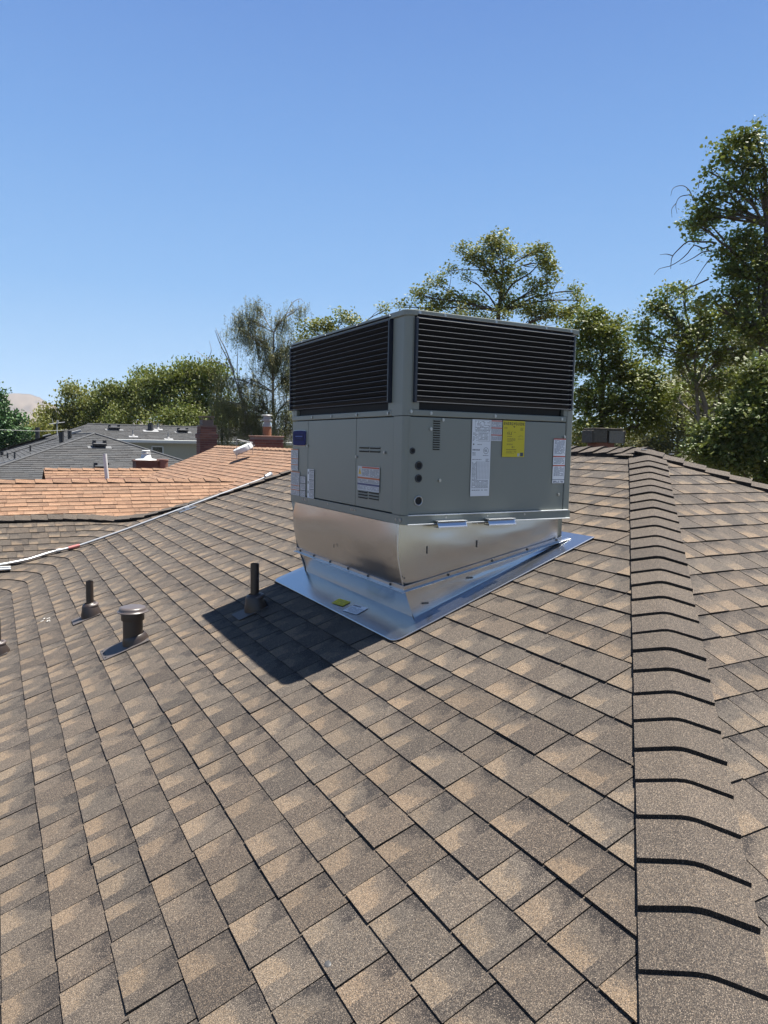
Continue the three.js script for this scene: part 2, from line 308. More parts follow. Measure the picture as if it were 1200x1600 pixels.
{
  const hd = V3(1, S, -.942).normalize();
  const nA = V3(-S, 1, 0).normalize(), nB = V3(0, 1, SB).normalize();
  const aL = nA.clone().cross(hd).normalize(); if (aL.x > 0) aL.negate();
  const bR = nB.clone().cross(hd).normalize(); if (bR.x < 0) bR.negate();
  const x0 = -.2, start = V3(x0, yA(x0), hipZ(x0)), len = start.distanceTo(PEAK);
  capRun('hip_cap', start, hd, aL, bR, Math.floor(len / E) - 1, {});
  // ridge running away to the left from the peak, butts facing the peak
  capRun('ridge_cap', PEAK.clone().add(V3(-.0, .006, .02)), V3(0, 0, -1), V3(-COSA, -S * COSA, 0), V3(COSA, -S * COSA, 0), 30, { half: .14, th: .02 });
  // far hip: laid from below upwards, so build from the low end
  const h2 = HIP2.clone().normalize(), nC = V3(S, 1, 0).normalize();
  const bL = nB.clone().cross(h2).normalize(); if (bL.z < 0) bL.negate();
  const cR = nC.clone().cross(h2).normalize(); if (cR.z > 0) cR.negate();
  const n = 26, low = PEAK.clone().addScaledVector(h2, n * .15 + .12);
  capRun('hip_cap', low, h2.clone().negate(), cR, bL, n + 1, { half: .14, exposure: .15, th: .02 });
  // closing piece on the peak
  const pk = (x, z, y) => V3(PEAK.x + x, PEAK.y + y, PEAK.z + z);
  const g = lift(polys([[pk(-.17, -.02, -.03), pk(-.06, .15, -.035), pk(.0, -.02, .034)], [pk(-.06, .15, -.035), pk(.2, .12, -.05), pk(0, -.02, .034)], [pk(.2, .12, -.05), pk(.2, -.1, -.05), pk(0, -.02, .034)], [pk(-.17, -.02, -.03), pk(0, -.02, .034), pk(-.17, -.16, -.03)]]));
  const pc = g.attributes.position.count, u = [], c = []; for (let i = 0; i < pc; i++) { u.push(g.attributes.position.getX(i) / 2.24 + .3, (2.24 - .16 + (g.attributes.position.getZ(i) + 3.7) * .3) / 2.24 % 1); c.push(1, 1, 1); }
  g.setAttribute('uv', new THREE.Float32BufferAttribute(u, 2)); g.setAttribute('color', new THREE.Float32BufferAttribute(c, 3)); mesh('peak_cap', g, brownShingle, roof);
  mesh('sealant_dab', lift(join([box(.05, .006, .012, PEAK.x - .07, PEAK.y + .018, PEAK.z + .03), box(.045, .006, .012, PEAK.x + .15, PEAK.y - .012, PEAK.z + .09)])), std(.5, .49, .46, .6), roof);
  // caps along the edge where the orange roof begins
  let carry = 0;
  for (let i = 0; i < edgeLine.length - 1; i++) {
    let [a, az] = edgeLine[i], [b, bz] = edgeLine[i + 1]; if (b < -1) continue; if (a < -1) a = -1;
    az = edgeZ(a);
    const p = V3(a, yRoof(a, az), az), q = V3(b, yRoof(b, bz), bz), d = q.clone().sub(p), L = d.length(); d.normalize();
    const side = V3(-d.z * -1, 0, 0); const across = V3(-d.z, 0, d.x).normalize();
    const e = .1, toward = V3(across.x * e, yRoof(p.x + across.x * e, p.z + across.z * e) - p.y, across.z * e).normalize(), away = V3(-across.x, -.5, -across.z).normalize();
    const cnt = Math.max(1, Math.round(L / .165));
    capRun('edge_cap', p, d, away, toward, cnt, { half: .14, exposure: L / cnt, th: .014, over: .03, lo: .03, jitter: .002 });
  }
}
{ const wm = std(.5, .46, .38, .9); for (const g of [box(.2, 2.2, 12, EAVE + .5, -4.1, -2.6), box(14, 2.2, .2, 3, -4.1, 2.9), box(.2, 2.2, 11, 9.8, -4.1, -2.6), box(18, 2.2, .2, .8, -4.1, -8.9)]) mesh('wall', lift(g), wm, house); }

// ------------------------------------------------------------------ metal and paint
const smear = noiseMap(256, (u, v) => .5 + .45 * perlin.noise(u * 7, v * 7, 1.5) + .25 * perlin.noise(u * 23, v * 31, 4.2));
const galv = new THREE.MeshStandardMaterial({ color: new THREE.Color().setRGB(.46, .475, .49), metalness: 1, roughness: .26 });
const galvBright = new THREE.MeshStandardMaterial({ color: new THREE.Color().setRGB(.52, .54, .56), metalness: 1, roughness: .34 });
const paint = new THREE.MeshPhysicalMaterial({ color: new THREE.Color().setRGB(.168, .182, .162), roughness: .45 });
const paintDark = std(.03, .034, .036, .6);
const navy = std(.010, .014, .026, .4);
const black = std(.006, .006, .007, .8);
const screwMat = new THREE.MeshStandardMaterial({ color: new THREE.Color().setRGB(.35, .36, .36), metalness: .9, roughness: .35 });

// ------------------------------------------------------------------ the rooftop unit
const C0 = V3(1.68445, -.38154, -2.87124), UW = 1.04, UD = 1.43;
const unit = thing('rooftop_unit', 'large grey packaged air conditioning unit with dark louvres standing on the metal curb', 'air conditioner', C0);
function cornerPost(x1, z1, y0, y1, r) {                          // solid corner block with a rounded front edge
  const s = new THREE.Shape(); s.moveTo(r, 0); s.lineTo(x1, 0); s.lineTo(x1, z1); s.lineTo(0, z1); s.lineTo(0, r); s.quadraticCurveTo(r * .16, r * .16, r, 0);
  return new THREE.ExtrudeGeometry(s, { depth: y1 - y0, bevelEnabled: false, curveSegments: 8 }).rotateX(-Math.PI / 2).scale(1, 1, -1).scale(1, 1, 1).translate(0, y0, 0);
}
function fixWind(g) { const p = g.index ? g.toNonIndexed() : g; const a = p.attributes.position.array; for (let i = 0; i < a.length; i += 9) for (let k = 0; k < 3; k++) { const t = a[i + 3 + k]; a[i + 3 + k] = a[i + 6 + k]; a[i + 6 + k] = t; } const u = p.attributes.uv.array; for (let i = 0; i < u.length; i += 6) for (let k = 0; k < 2; k++) { const t = u[i + 2 + k]; u[i + 2 + k] = u[i + 4 + k]; u[i + 4 + k] = t; } p.computeVertexNormals(); return p; }
// plan shape (x, depth) extruded upwards; depth runs to -z
function planExtrude(pts, y0, y1, round = {}) {
  const s = new THREE.Shape(); pts.forEach((p, i) => { if (p.length === 4) s.quadraticCurveTo(p[0], p[1], p[2], p[3]); else i ? s.lineTo(p[0], p[1]) : s.moveTo(p[0], p[1]); });
  return new THREE.ExtrudeGeometry(s, { depth: y1 - y0, bevelEnabled: false, curveSegments: 6, ...round }).rotateX(-Math.PI / 2).translate(0, y0, 0);   // (x, d, h) -> (x, h, -d)
}
const postShape = (x1, d1, r) => [[r, 0], [x1, 0], [x1, d1], [0, d1], [0, r], [r * .15, r * .15, r, 0]];
{
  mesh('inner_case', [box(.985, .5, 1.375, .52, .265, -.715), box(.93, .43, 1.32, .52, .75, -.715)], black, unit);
  mesh('base_rail', [planExtrude([[.03, -.004], [1.044, -.004], [1.044, 1.434], [-.004, 1.434], [-.004, .03], [0, 0, .03, -.004]], 0, .043)], paint, unit);
  mesh('rail_lip_sunlit', [rbox(1.0, .006, .012, .525, .0445, .004, .002), rbox(1.02, .005, .01, .53, .001, .007, .002)], std(.5, .52, .52, .4), unit);  // pale colour paints in the sunlit line along the rail edges
  mesh('corner_post', planExtrude(postShape(.0225, .106, .028), .045, .512), paint, unit);
  mesh('corner_post', planExtrude(postShape(.0395, .130, .03), .515, .975), paint, unit);
  mesh('corner_post', rbox(.042, .93, .05, 1.019, .51, -.025, .006), paint, unit);
  mesh('corner_post', rbox(.05, .93, .045, 1.015, .51, -1.4075, .006), paint, unit);
  mesh('corner_post', rbox(.04, .46, .04, .02, .745, -1.41, .005), paint, unit);
  mesh('middle_rail', [rbox(.955, .029, .028, .517, .5285, -.013, .004), rbox(.028, .029, 1.298, .013, .5285, -.78, .004)], paint, unit);
  mesh('front_panel', rbox(.969, .462, .03, .5105, .279, -.0175, .004), paint, unit);
  const sp = (u0, u1) => rbox(.03, .462, u1 - u0, .0175, .279, -(u0 + u1) / 2, .004);
  mesh('access_panel', sp(.1095, .511), paint, unit); mesh('access_panel', sp(.5145, 1.168), paint, unit); mesh('access_panel', sp(1.1715, 1.428), paint, unit);
  mesh('side_panel', [box(.03, .93, 1.35, 1.02, .51, -.72), box(.98, .93, .03, .52, .51, -1.415)], paint, unit);
  const lid = planExtrude([[.034, -.006], [1.046, -.006], [1.046, 1.436], [-.006, 1.436], [-.006, .034], [0, 0, .034, -.006]], .9755, .996, { bevelEnabled: true, bevelSize: .003, bevelThickness: .003, bevelSegments: 2 });
  mesh('top_panel', lid, paint, unit);
  // coil guards with louvre slats
  const lipGeo = L => new THREE.CylinderGeometry(.002, .002, L, 10).rotateZ(Math.PI / 2).translate(0, 0, .0125);
  const slatGeo = L => join([box(L, .0012, .034).rotateX(-.62).translate(0, .0098, -.003)]);
  const guard = (len, n, y0, y1, lipMat) => {
    const g = new THREE.Group(); g.name = 'coil_guard'; unit.add(g);
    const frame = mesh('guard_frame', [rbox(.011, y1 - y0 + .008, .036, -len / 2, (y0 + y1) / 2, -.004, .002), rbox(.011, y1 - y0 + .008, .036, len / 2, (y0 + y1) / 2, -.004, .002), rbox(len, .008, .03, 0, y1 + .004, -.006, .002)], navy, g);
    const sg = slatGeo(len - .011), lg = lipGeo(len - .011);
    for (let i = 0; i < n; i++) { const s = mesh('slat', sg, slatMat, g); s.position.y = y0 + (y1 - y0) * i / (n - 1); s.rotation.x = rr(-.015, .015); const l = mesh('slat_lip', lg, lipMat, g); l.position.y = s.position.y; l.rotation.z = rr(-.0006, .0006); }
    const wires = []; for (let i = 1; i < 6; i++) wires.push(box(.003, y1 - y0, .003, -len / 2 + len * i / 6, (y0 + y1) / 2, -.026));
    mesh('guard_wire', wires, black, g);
    return g;
  };
  const slatMat = std(.004, .0055, .010, .7), lipSunlit = std(.11, .115, .12, .4), lipShaded = std(.035, .04, .05, .45);  // lip colours carry the light: front lips painted sunlit, left ones shaded
  const ga = guard(.966, 16, .580, .960, lipSunlit); ga.position.set(.5275, 0, .006);
  const gb = guard(1.285, 16, .582, .965, lipShaded); gb.rotation.y = -Math.PI / 2; gb.position.set(-.006, 0, -.7835);
  const fins = []; for (let i = 0; i < 150; i++) fins.push(box(.0012, .42, .012, .06 + i * .0063, .755, -.044));
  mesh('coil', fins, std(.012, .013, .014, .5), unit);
  mesh('lower_recess', [box(.885, .036, .004, .52, .561, -.024), box(.004, .036, 1.19, .024, .561, -.765)], black, unit);
  mesh('recess_trim', [rbox(.05, .036, .024, 1.0, .561, -.014, .003), rbox(.036, .036, .024, .058, .561, -.014, .003), rbox(.024, .036, .042, .014, .561, -.15, .003), rbox(.024, .036, .06, .014, .561, -1.39, .003)], paint, unit);
  // vent slots, raised hoods
  const hood = (w) => new THREE.CylinderGeometry(.006, .006, w, 10, 1, false, 0, Math.PI).rotateZ(Math.PI / 2).scale(1, .55, 1);
  for (let i = 0; i < 13; i++) { mesh('vent_slot', [box(.037, .0052, .002, .1765, .493 - i * .0112, -.0018)], black, unit); mesh('vent_hood', rbox(.04, .0032, .007, .1765, .4968 - i * .0112, .0005, .0012), paint, unit); }
  for (const [u, y, w] of [[.417, .357, .11], [.297, .357, .11], [.417, .339, .11], [.297, .339, .11], [.423, .128, .105], [.302, .130, .105], [.423, .113, .105], [.302, .115, .105], [.423, .098, .105], [.302, .100, .105]]) {
    mesh('vent_slot', box(.002, .0065, w, .0018, y, -u), black, unit); mesh('vent_hood', rbox(.006, .003, w + .004, .0005, y + .0048, -u, .0012), paint, unit);
  }
  // knock-out holes with rubber rings
  for (const [u, y, r] of [[.044, .350, .0125], [.081, .281, .0175], [.081, .220, .0165], [.083, .1135, .0215]]) {
    mesh('port_ring', new THREE.TorusGeometry(r, .0035, 8, 24).translate(u, y, -.001), r > .02 ? screwMat : paintDark, unit);
    mesh('port_hole', new THREE.CylinderGeometry(r, r, .004, 24).rotateX(Math.PI / 2).translate(u, y, -.003), black, unit);
  }
  // screws
  const sc = []; const S1 = (x, y, z, left) => { const g = join([new THREE.CylinderGeometry(.0062, .0068, .004, 6).rotateX(Math.PI / 2), new THREE.CylinderGeometry(.0085, .0085, .0015, 12).rotateX(Math.PI / 2).translate(0, 0, -.001)]); if (left) g.rotateY(-Math.PI / 2); return g.translate(x, y, z); };
  for (const [x, y] of [[.06, .9865], [.2, .9865], [.5, .9865], [.82, .9865], [.99, .9865]]) sc.push(S1(x, y, .0105));
  for (const [x, y] of [[.03, .533], [.14, .529], [.52, .529], [.96, .529], [.21, .5], [.142, .455], [.24, .03], [.49, .03], [.73, .03], [.2, .21], [.96, .13], [.985, .435]]) sc.push(S1(x, y, .0035));
  for (const [u, y] of [[.15, .9865], [.5, .9865], [.9, .9865], [1.25, .9865]]) sc.push(S1(-.0105, y, -u, 1));
  for (const [u, y] of [[.16, .529], [.5, .529], [.82, .529], [1.1, .529], [.5, .31], [.19, .338], [1.165, .36], [.85, .03], [.525, .027], [.5, .027], [.545, .027], [1.17, .027], [1.2, .027], [1.23, .027], [.06, .022], [.02, .022]]) sc.push(S1(-.0045, y, -u, 1));
  mesh('screw', sc, screwMat, unit);
  // lifting lugs at the base
  for (const [a, b] of [[.170, .338], [.470, .640]]) mesh('lifting_lug', [rbox(b - a, .034, .003, 0, 0, 0, .001).rotateX(-.5).translate((a + b) / 2, .001, .04), rbox(b - a, .003, .045, (a + b) / 2, .0155, .024, .001), rbox(b - a, .003, .045, (a + b) / 2, -.0145, .024, .001)], galvBright, unit);
}
// stickers
function sticker(name, w, h, draw, place, parent = unit, label, rough = .45) {
  const k = 1500, c = document.createElement('canvas'); c.width = Math.max(64, Math.round(w * k)); c.height = Math.max(64, Math.round(h * k));
  const x = c.getContext('2d'); x.scale(c.width / (w * 1000), c.height / (h * 1000)); draw(x, w * 1000, h * 1000);
  const t = new THREE.CanvasTexture(c); t.colorSpace = THREE.SRGBColorSpace; t.magFilter = THREE.LinearFilter;
  const g = new THREE.PlaneGeometry(w, h); place(g);
  const m = mesh(name, g, new THREE.MeshStandardMaterial({ map: t, roughness: rough }), parent); if (label) m.userData.label = label; return m;
}
const onRight = (u0, y0, w, h) => g => g.translate(u0 + w / 2, y0 + h / 2, .0022);
const onLeft = (u1, y0, w, h) => g => g.rotateY(-Math.PI / 2).translate(.0004 - .0022, y0 + h / 2, -(u1 - w / 2));
function lines(x, x0, y0, x1, y1, pitch, th, col, dense = .9) { x.fillStyle = col; for (let y = y0; y < y1; y += pitch) { let a = x0; while (a < x1 - 2) { const l = Math.min(rr(3, 13), x1 - a); if (rnd() < dense) x.fillRect(a, y, l, th); a += l + rr(1, 2.5); } } }
const paper = '#c9cdd2', ink = '#30343c', red = '#a8442e';
{
  const fill = (x, w, h, c = paper) => { x.fillStyle = c; x.fillRect(0, 0, w, h); };
  sticker('rating_label', .116, .379, (x, w, h) => {
    fill(x, w, h); x.strokeStyle = ink; x.lineWidth = .8; x.strokeRect(18, 4, 94, 46); lines(x, 20, 8, 108, 46, 6, 2, ink, .7); lines(x, 20, 52, 112, 60, 5, 1.5, ink);
    lines(x, 6, 66, 34, 108, 6, 2, ink, .8); x.strokeRect(40, 64, 68, 42); lines(x, 44, 68, 100, 104, 6, 1.8, ink, .75);
    x.fillStyle = ink; x.beginPath(); x.arc(12, 122, 4, 0, 7); x.fill(); lines(x, 34, 122, 62, 126, 4, 2, ink); x.font = 'bold 15px sans-serif'; x.fillText('UL', 78, 158); x.lineWidth = 1.6; x.beginPath(); x.arc(88, 153, 15, 0, 7); x.stroke(); lines(x, 6, 146, 50, 152, 4, 2.5, ink); lines(x, 6, 162, 26, 176, 6, 2, ink); lines(x, 70, 176, 104, 180, 4, 2, ink);
    x.lineWidth = .8; lines(x, 6, 196, 66, 200, 4, 2, ink); lines(x, 88, 194, 110, 206, 5, 2, ink);
    for (let i = 0; i < 15; i++) { lines(x, 6, 210 + i * 6, 30, 212 + i * 6, 6, 2, ink); x.fillStyle = '#6a6e76'; x.fillRect(34, 208 + i * 6, 76, .8); } for (let i = 0; i < 9; i++) { x.fillStyle = '#6a6e76'; x.fillRect(34 + i * 9.3, 208, .8, 88); }
    x.fillStyle = ink; x.fillRect(33, 206, 2, 92);
    lines(x, 6, 300, 108, 342, 6, 2, ink, .95); lines(x, 8, 348, 104, 350, 4, 2.5, ink);
  }, onRight(.381, .130, .116, .379), unit, 'tall white rating label printed with tables');
  const warnStack = (x, w, h, bars) => { fill(x, w, h, '#b4b7bd'); for (const [a, b] of bars) { x.fillStyle = red; x.fillRect(0, a, w, 5); lines(x, 3, a + 8, w - 3, b, 4.4, 1.7, '#50545e', .85); } };
  sticker('warning_label', .066, .104, (x, w, h) => warnStack(x, w, h, [[2, 34], [37, 68], [72, 100]]), onRight(.4985, .4055, .066, .104), unit, 'small white label with three red bars');
  sticker('energy_label', .142, .1825, (x, w, h) => {
    fill(x, w, h, '#b7a90f'); x.fillStyle = '#15140a'; x.font = 'bold 20.5px sans-serif'; x.fillText('ENERGYGUIDE', 3, 22, 136); x.beginPath(); x.moveTo(66, 27); x.lineTo(78, 27); x.lineTo(72, 35); x.fill();
    lines(x, 8, 34, 30, 40, 3.5, 1.5, '#4a4510'); lines(x, 112, 34, 132, 50, 4, 1.6, '#4a4510'); lines(x, 34, 52, 62, 54, 4, 1.6, '#4a4510'); x.font = 'bold 17px sans-serif'; x.fillStyle = '#15140a'; x.fillText('15.2', 26, 70); x.fillRect(28, 77, 30, 2); x.fillRect(70, 56, 14, 1.6);
    lines(x, 30, 88, 84, 104, 5, 1.7, '#4a4510'); lines(x, 98, 74, 134, 80, 5, 1.6, '#4a4510', .8); lines(x, 98, 90, 134, 92, 5, 1.6, '#4a4510'); lines(x, 28, 116, 66, 122, 4, 1.6, '#4a4510'); x.fillStyle = '#15140a'; x.font = 'bold 13px sans-serif'; x.fillText('8.1', 60, 137); x.fillRect(24, 144, 66, 2); lines(x, 26, 152, 92, 166, 5, 1.7, '#4a4510');
    x.fillStyle = '#9aa0a8'; x.fillRect(98, 164, 14, 16); x.fillStyle = '#253348'; x.fillRect(116, 160, 20, 19);
  }, onRight(.5705, .3265, .142, .1825), unit, 'yellow energy rating label');
  sticker('warning_label', .084, .236, (x, w, h) => { fill(x, w, h); for (const [a, b] of [[0, 78], [92, 134], [140, 196]]) { x.fillStyle = red; x.fillRect(0, a, w, 6); lines(x, 8, a + 10, w - 6, b, 5.6, 2.4, '#454c62', .9); } x.fillStyle = '#454c62'; x.fillRect(0, 216, w, 3); lines(x, 6, 224, w - 8, 230, 5, 4, '#454c62', .6); }, onRight(.9105, .190, .084, .236), unit, 'narrow white label with red bars by the right edge');
  // left face
  const amber = '#a8562a';
  sticker('warning_label', .242, .126, (x, w, h) => { fill(x, w, h, '#a9adb2'); x.fillStyle = '#c9a21c'; x.beginPath(); x.moveTo(24, 8); x.lineTo(42, 42); x.lineTo(8, 42); x.fill(); x.fillStyle = '#222'; x.fillRect(22, 20, 4, 14); x.fillStyle = red; x.fillRect(48, 2, 190, 8); lines(x, 50, 14, 134, 48, 4.6, 1.8, ink, .9); lines(x, 142, 14, 236, 52, 4.6, 1.8, ink, .9); x.fillStyle = amber; x.fillRect(0, 56, w, 9); lines(x, 6, 69, w - 6, 84, 4.6, 1.8, ink, .9); x.fillStyle = '#2c3766'; x.fillRect(0, 88, w, 10); lines(x, 6, 102, w - 4, 122, 5, 1.8, '#3a4468', .7); }, onLeft(.4795, .1365, .242, .126), unit, 'white warning label with a yellow triangle');
  const stack = (x, w, h, bars, c = '#a9adb2') => { fill(x, w, h, c); for (const [a, b, k] of bars) { x.fillStyle = k || amber; x.fillRect(0, a, w, 5); lines(x, 8, a + 9, w - 6, b, 5, 2, '#41454e', .8); } };
  sticker('warning_label', .121, .134, (x, w, h) => stack(x, w, h, [[0, 52], [58, 92], [96, 130]]), onLeft(1.4405, .201, .121, .134), unit, 'three stacked warning labels under the blue badge');
  sticker('warning_label', .148, .150, (x, w, h) => stack(x, w, h, [[0, 80], [86, 110], [114, 146]]), onLeft(1.4405, .0435, .148, .15), unit, 'lower white warning label with orange bars');
  sticker('notice_label', .085, .132, (x, w, h) => stack(x, w, h, [[0, 40, '#33373d'], [46, 84, '#33373d'], [90, 128, '#33373d']]), onLeft(1.281, .0415, .085, .132), unit, 'small white label with black bars');
  sticker('notice_label', .100, .176, (x, w, h) => { fill(x, w, h); x.fillStyle = '#a9adb2'; x.fillRect(24, 2, 74, 170); for (let i = 0; i < 3; i++) { x.fillStyle = '#33373d'; x.fillRect(26, 4 + i * 58, 72, 4); lines(x, 30, 12 + i * 58, 94, 56 + i * 58, 5, 2, '#41454e', .8); x.fillRect(6, 16 + i * 58, 12, 16); } }, onLeft(1.1635, .0425, .1, .176), unit, 'tall white label with a row of pictograms');
  const s = new THREE.Shape(), bw = .205, bh = .083, r = .016; s.moveTo(-bw / 2 + r, -bh / 2 - .002); s.quadraticCurveTo(0, -bh / 2 - .006, bw / 2 - r, -bh / 2 - .002); s.quadraticCurveTo(bw / 2, -bh / 2, bw / 2, -bh / 2 + r); s.lineTo(bw / 2, bh / 2 - r); s.quadraticCurveTo(bw / 2, bh / 2, bw / 2 - r, bh / 2); s.quadraticCurveTo(0, bh / 2 + .005, -bw / 2 + r, bh / 2); s.quadraticCurveTo(-bw / 2, bh / 2, -bw / 2, bh / 2 - r); s.lineTo(-bw / 2, -bh / 2 + r); s.quadraticCurveTo(-bw / 2, -bh / 2, -bw / 2 + r, -bh / 2 - .002);
  const plate = new THREE.ExtrudeGeometry(s, { depth: .004, bevelEnabled: true, bevelSize: .002, bevelThickness: .002, bevelSegments: 2 }).rotateY(-Math.PI / 2).translate(.0015, .4065, -1.3);
  const bd = mesh('badge', plate, std(.006, .009, .085, .85), unit); bd.userData.label = 'blue maker badge';
  const rim = new THREE.ExtrudeGeometry(s, { depth: .002, bevelEnabled: true, bevelSize: .005, bevelThickness: .001, bevelSegments: 1 }).rotateY(-Math.PI / 2).translate(.0015, .4065, -1.3); mesh('badge_rim', rim, screwMat, bd);
  sticker('badge_print', .15, .04, (x, w, h) => { fill(x, w, h, '#0c1240'); lines(x, 18, 9, w - 18, 16, 9, 7, '#56649c', 1); x.fillStyle = '#2a3670'; x.fillRect(40, 26, 70, 2); }, g => g.rotateY(-Math.PI / 2).translate(-.0055, .4085, -1.3), bd, null, .85);
}

// ------------------------------------------------------------------ the sheet metal curb under the unit and its flashing
const curb = thing('metal_curb', 'galvanised sheet metal curb and flashing between the grey unit and the roof', 'roof curb', C0);
{
  const L = (x, y, z) => V3(x, y, z), roofY = x => yA(C0.x + x) - C0.y;            // local height of the roof
  const zf = -.03, zb = -1.40;
  const prof = []; for (let i = 0; i <= 12; i++) { const t = i / 12, y = -.325 * t; prof.push([-.010 - .006 * Math.sin(Math.PI * Math.min(1, t * 1.3)) + .040 * t * t * t, y]); }
  const pe = prof.at(-1), xr = 1.022;
  const rimY = x => pe[1] + .2 * (x - pe[0]);
  function sheet(ptsFn, nu, nv, scale = 1) {
    const pos = [], uv = [], idx = []; for (let j = 0; j <= nv; j++) for (let i = 0; i <= nu; i++) { const p = ptsFn(i / nu, j / nv); pos.push(p.x, p.y, p.z); uv.push(i / nu * scale, j / nv * scale * .5); if (i && j) { const a = j * (nu + 1) + i; idx.push(a - nu - 2, a - nu - 1, a, a - nu - 2, a, a - 1); } }
    const g = new THREE.BufferGeometry(); g.setAttribute('position', new THREE.Float32BufferAttribute(pos, 3)); g.setAttribute('uv', new THREE.Float32BufferAttribute(uv, 2)); g.setIndex(idx); g.computeVertexNormals(); return g;
  }
  // curved upper skirt on the left
  const BR = .014, wave = (u, v, s) => (perlin.noise(u * 2.6 + s, v * 1.9, s) * .004 + perlin.noise(u * 6 + s, v * 4, s + 3) * .0014) * Math.min(1, v * 4) * Math.min(1, (1 - v) * 4 + .15) * Math.min(1, u * 5) * Math.min(1, (1 - u) * 5);
  mesh('upper_skirt', sheet((u, v) => { const k = v * 12, i = Math.min(11, Math.floor(k)), f = k - i, x = prof[i][0] + (prof[i + 1][0] - prof[i][0]) * f, y = prof[i][1] + (prof[i + 1][1] - prof[i][1]) * f; return L(x + .004 * Math.sin(u * Math.PI) * Math.sin(v * 3.1) + wave(u, v, 1.3) + BR * Math.max(0, (u - .88) / .12) ** 2 + BR * Math.max(0, (.1 - u) / .1) ** 2, y, zb + (zf - BR - zb) * u); }, 48, 30), galv, curb);
  mesh('upper_skirt', sheet((u, v) => { const top = 0, x0 = v; const k = v * 12, i = Math.min(11, Math.floor(k)), f = k - i, xl = prof[i][0] + (prof[i + 1][0] - prof[i][0]) * f; const x = xl + BR + (xr - xl - BR) * u, y = top + (rimY(x) - top) * v; return L(x, y, zf + .004 * Math.sin(u * Math.PI) * Math.sin(v * Math.PI) + wave(u, v, 5.7) - BR * Math.max(0, (.12 - u) / .12) ** 2 - BR * Math.max(0, (u - .9) / .1) ** 2); }, 44, 26, 1.3), galv, curb);
  mesh('upper_skirt', polys([[L(xr, 0, zf), L(xr, 0, zb), L(xr, rimY(xr), zb), L(xr, rimY(xr), zf)], [L(xr, 0, zb), L(-.01, 0, zb), L(pe[0], rimY(pe[0]), zb), L(xr, rimY(xr), zb)]]), galv, curb);
  // folded standing seam on the near corner, and the rim flange
  mesh('corner_seam', limb(prof.map(([x, y]) => L(x + BR - .003, y, zf - BR + .003)), prof.map(() => .004), 6), galvBright, curb);
  const flange = (a, b, out, t) => { const d = b.clone().sub(a), n = d.length(); const g = rbox(n, .0035, .03, 0, 0, 0, .0015); const m = new THREE.Matrix4().makeBasis(d.clone().normalize(), out.clone().cross(d).normalize(), out); return g.applyMatrix4(m).translate((a.x + b.x) / 2, (a.y + b.y) / 2, (a.z + b.z) / 2); };
  const rA = L(pe[0] - .008, pe[1], zb - .012), rB = L(pe[0] - .008, pe[1], zf + .012), rC = L(1.075, rimY(1.075), zf + .006);
  mesh('rim_flange', [flange(rB, rA, V3(-1, .0, 0)), flange(L(pe[0] - .02, rimY(pe[0] - .02), zf + .006), rC, V3(0, 0, 1)),
    rbox(.003, .026, zf - zb + .02, pe[0] - .004, pe[1] + .013, (zf + zb) / 2, .001), ], galvBright, curb);
  { const d = rC.clone().sub(rB); const g = rbox(d.length() - .06, .024, .003, 0, .013, 0, .001).rotateZ(Math.atan2(d.y, d.x)).translate((rB.x + rC.x) / 2 - .025, (rB.y + rC.y) / 2 - .006, zf + .006); mesh('rim_strip', g, galv, curb); }
  // lower curb
  const lx0 = pe[0] + .012, lx1 = .092, bx = 1.0;
  mesh('lower_skirt', sheet((u, v) => L(lx0 + (lx1 - lx0) * v + .010 * Math.sin(v * 3.14) + wave(u, v, 9.1), pe[1] - .004 + (roofY(lx1) + .01 - pe[1]) * v, zb + .01 + (zf - zb - .02) * u), 40, 14), galv, curb);
  mesh('lower_skirt', sheet((u, v) => { const x = (lx0 + (lx1 - lx0) * v) + (bx - lx0 - (lx1 - lx0) * v) * u, y = rimY(x) - .004 + (roofY(x) + .012 - rimY(x) + .004) * v; return L(x, y, zf - .008 + .012 * v * v + wave(u, v, 12.4)); }, 44, 14), galv, curb);
  mesh('lower_skirt', polys([[L(bx, rimY(bx), zf), L(bx, rimY(bx), zb), L(bx, roofY(bx), zb), L(bx, roofY(bx), zf)], [L(bx, rimY(bx), zb), L(lx0, rimY(lx0), zb), L(lx1, roofY(lx1), zb), L(bx, roofY(bx), zb)]]), galv, curb);
  // fastener heads
  const sc = []; for (const u of [.12, .36, .6, .84, 1.08, 1.3]) sc.push(new THREE.CylinderGeometry(.007, .007, .005, 8).rotateZ(Math.PI / 2).translate(pe[0] - .008, pe[1] + .013, zf - u));
  for (const x of [.28, .55, .78, .98]) sc.push(new THREE.CylinderGeometry(.0065, .0065, .005, 8).rotateX(Math.PI / 2).translate(x, rimY(x) + .014, zf + .009));
  for (const y of [-.285, -.26]) sc.push(new THREE.CylinderGeometry(.004, .004, .004, 8).rotateX(Math.PI / 2).translate(.03, y, zf + .004));
  mesh('screw', sc, paintDark, curb);
  // small slots and marks on the sheet
  const slit = std(.05, .05, .052, .6);
  mesh('slot', [box(.005, .036, .002, .155, -.13, zf + .0055).rotateZ(0), box(.005, .036, .002, .452, -.115, zf + .0062), box(.002, .02, .006, -.009, -.2, -.75).rotateX(0), box(.034, .008, .002, .155, -.395, zf + .003), box(.034, .008, .002, .42, -.288, zf + .0)], slit, curb);
  // flashing sheet lying on the shingles
  const fl = new THREE.Shape(), x0 = -.088, x1 = 1.135, d0 = -.098, d1 = 1.515, r = .05;
  fl.moveTo(x0 + r, d0); fl.lineTo(x1, d0); fl.lineTo(x1, d1); fl.lineTo(x0 + r, d1); fl.quadraticCurveTo(x0, d1, x0, d1 - r); fl.lineTo(x0, d0 + r); fl.quadraticCurveTo(x0, d0, x0 + r, d0);
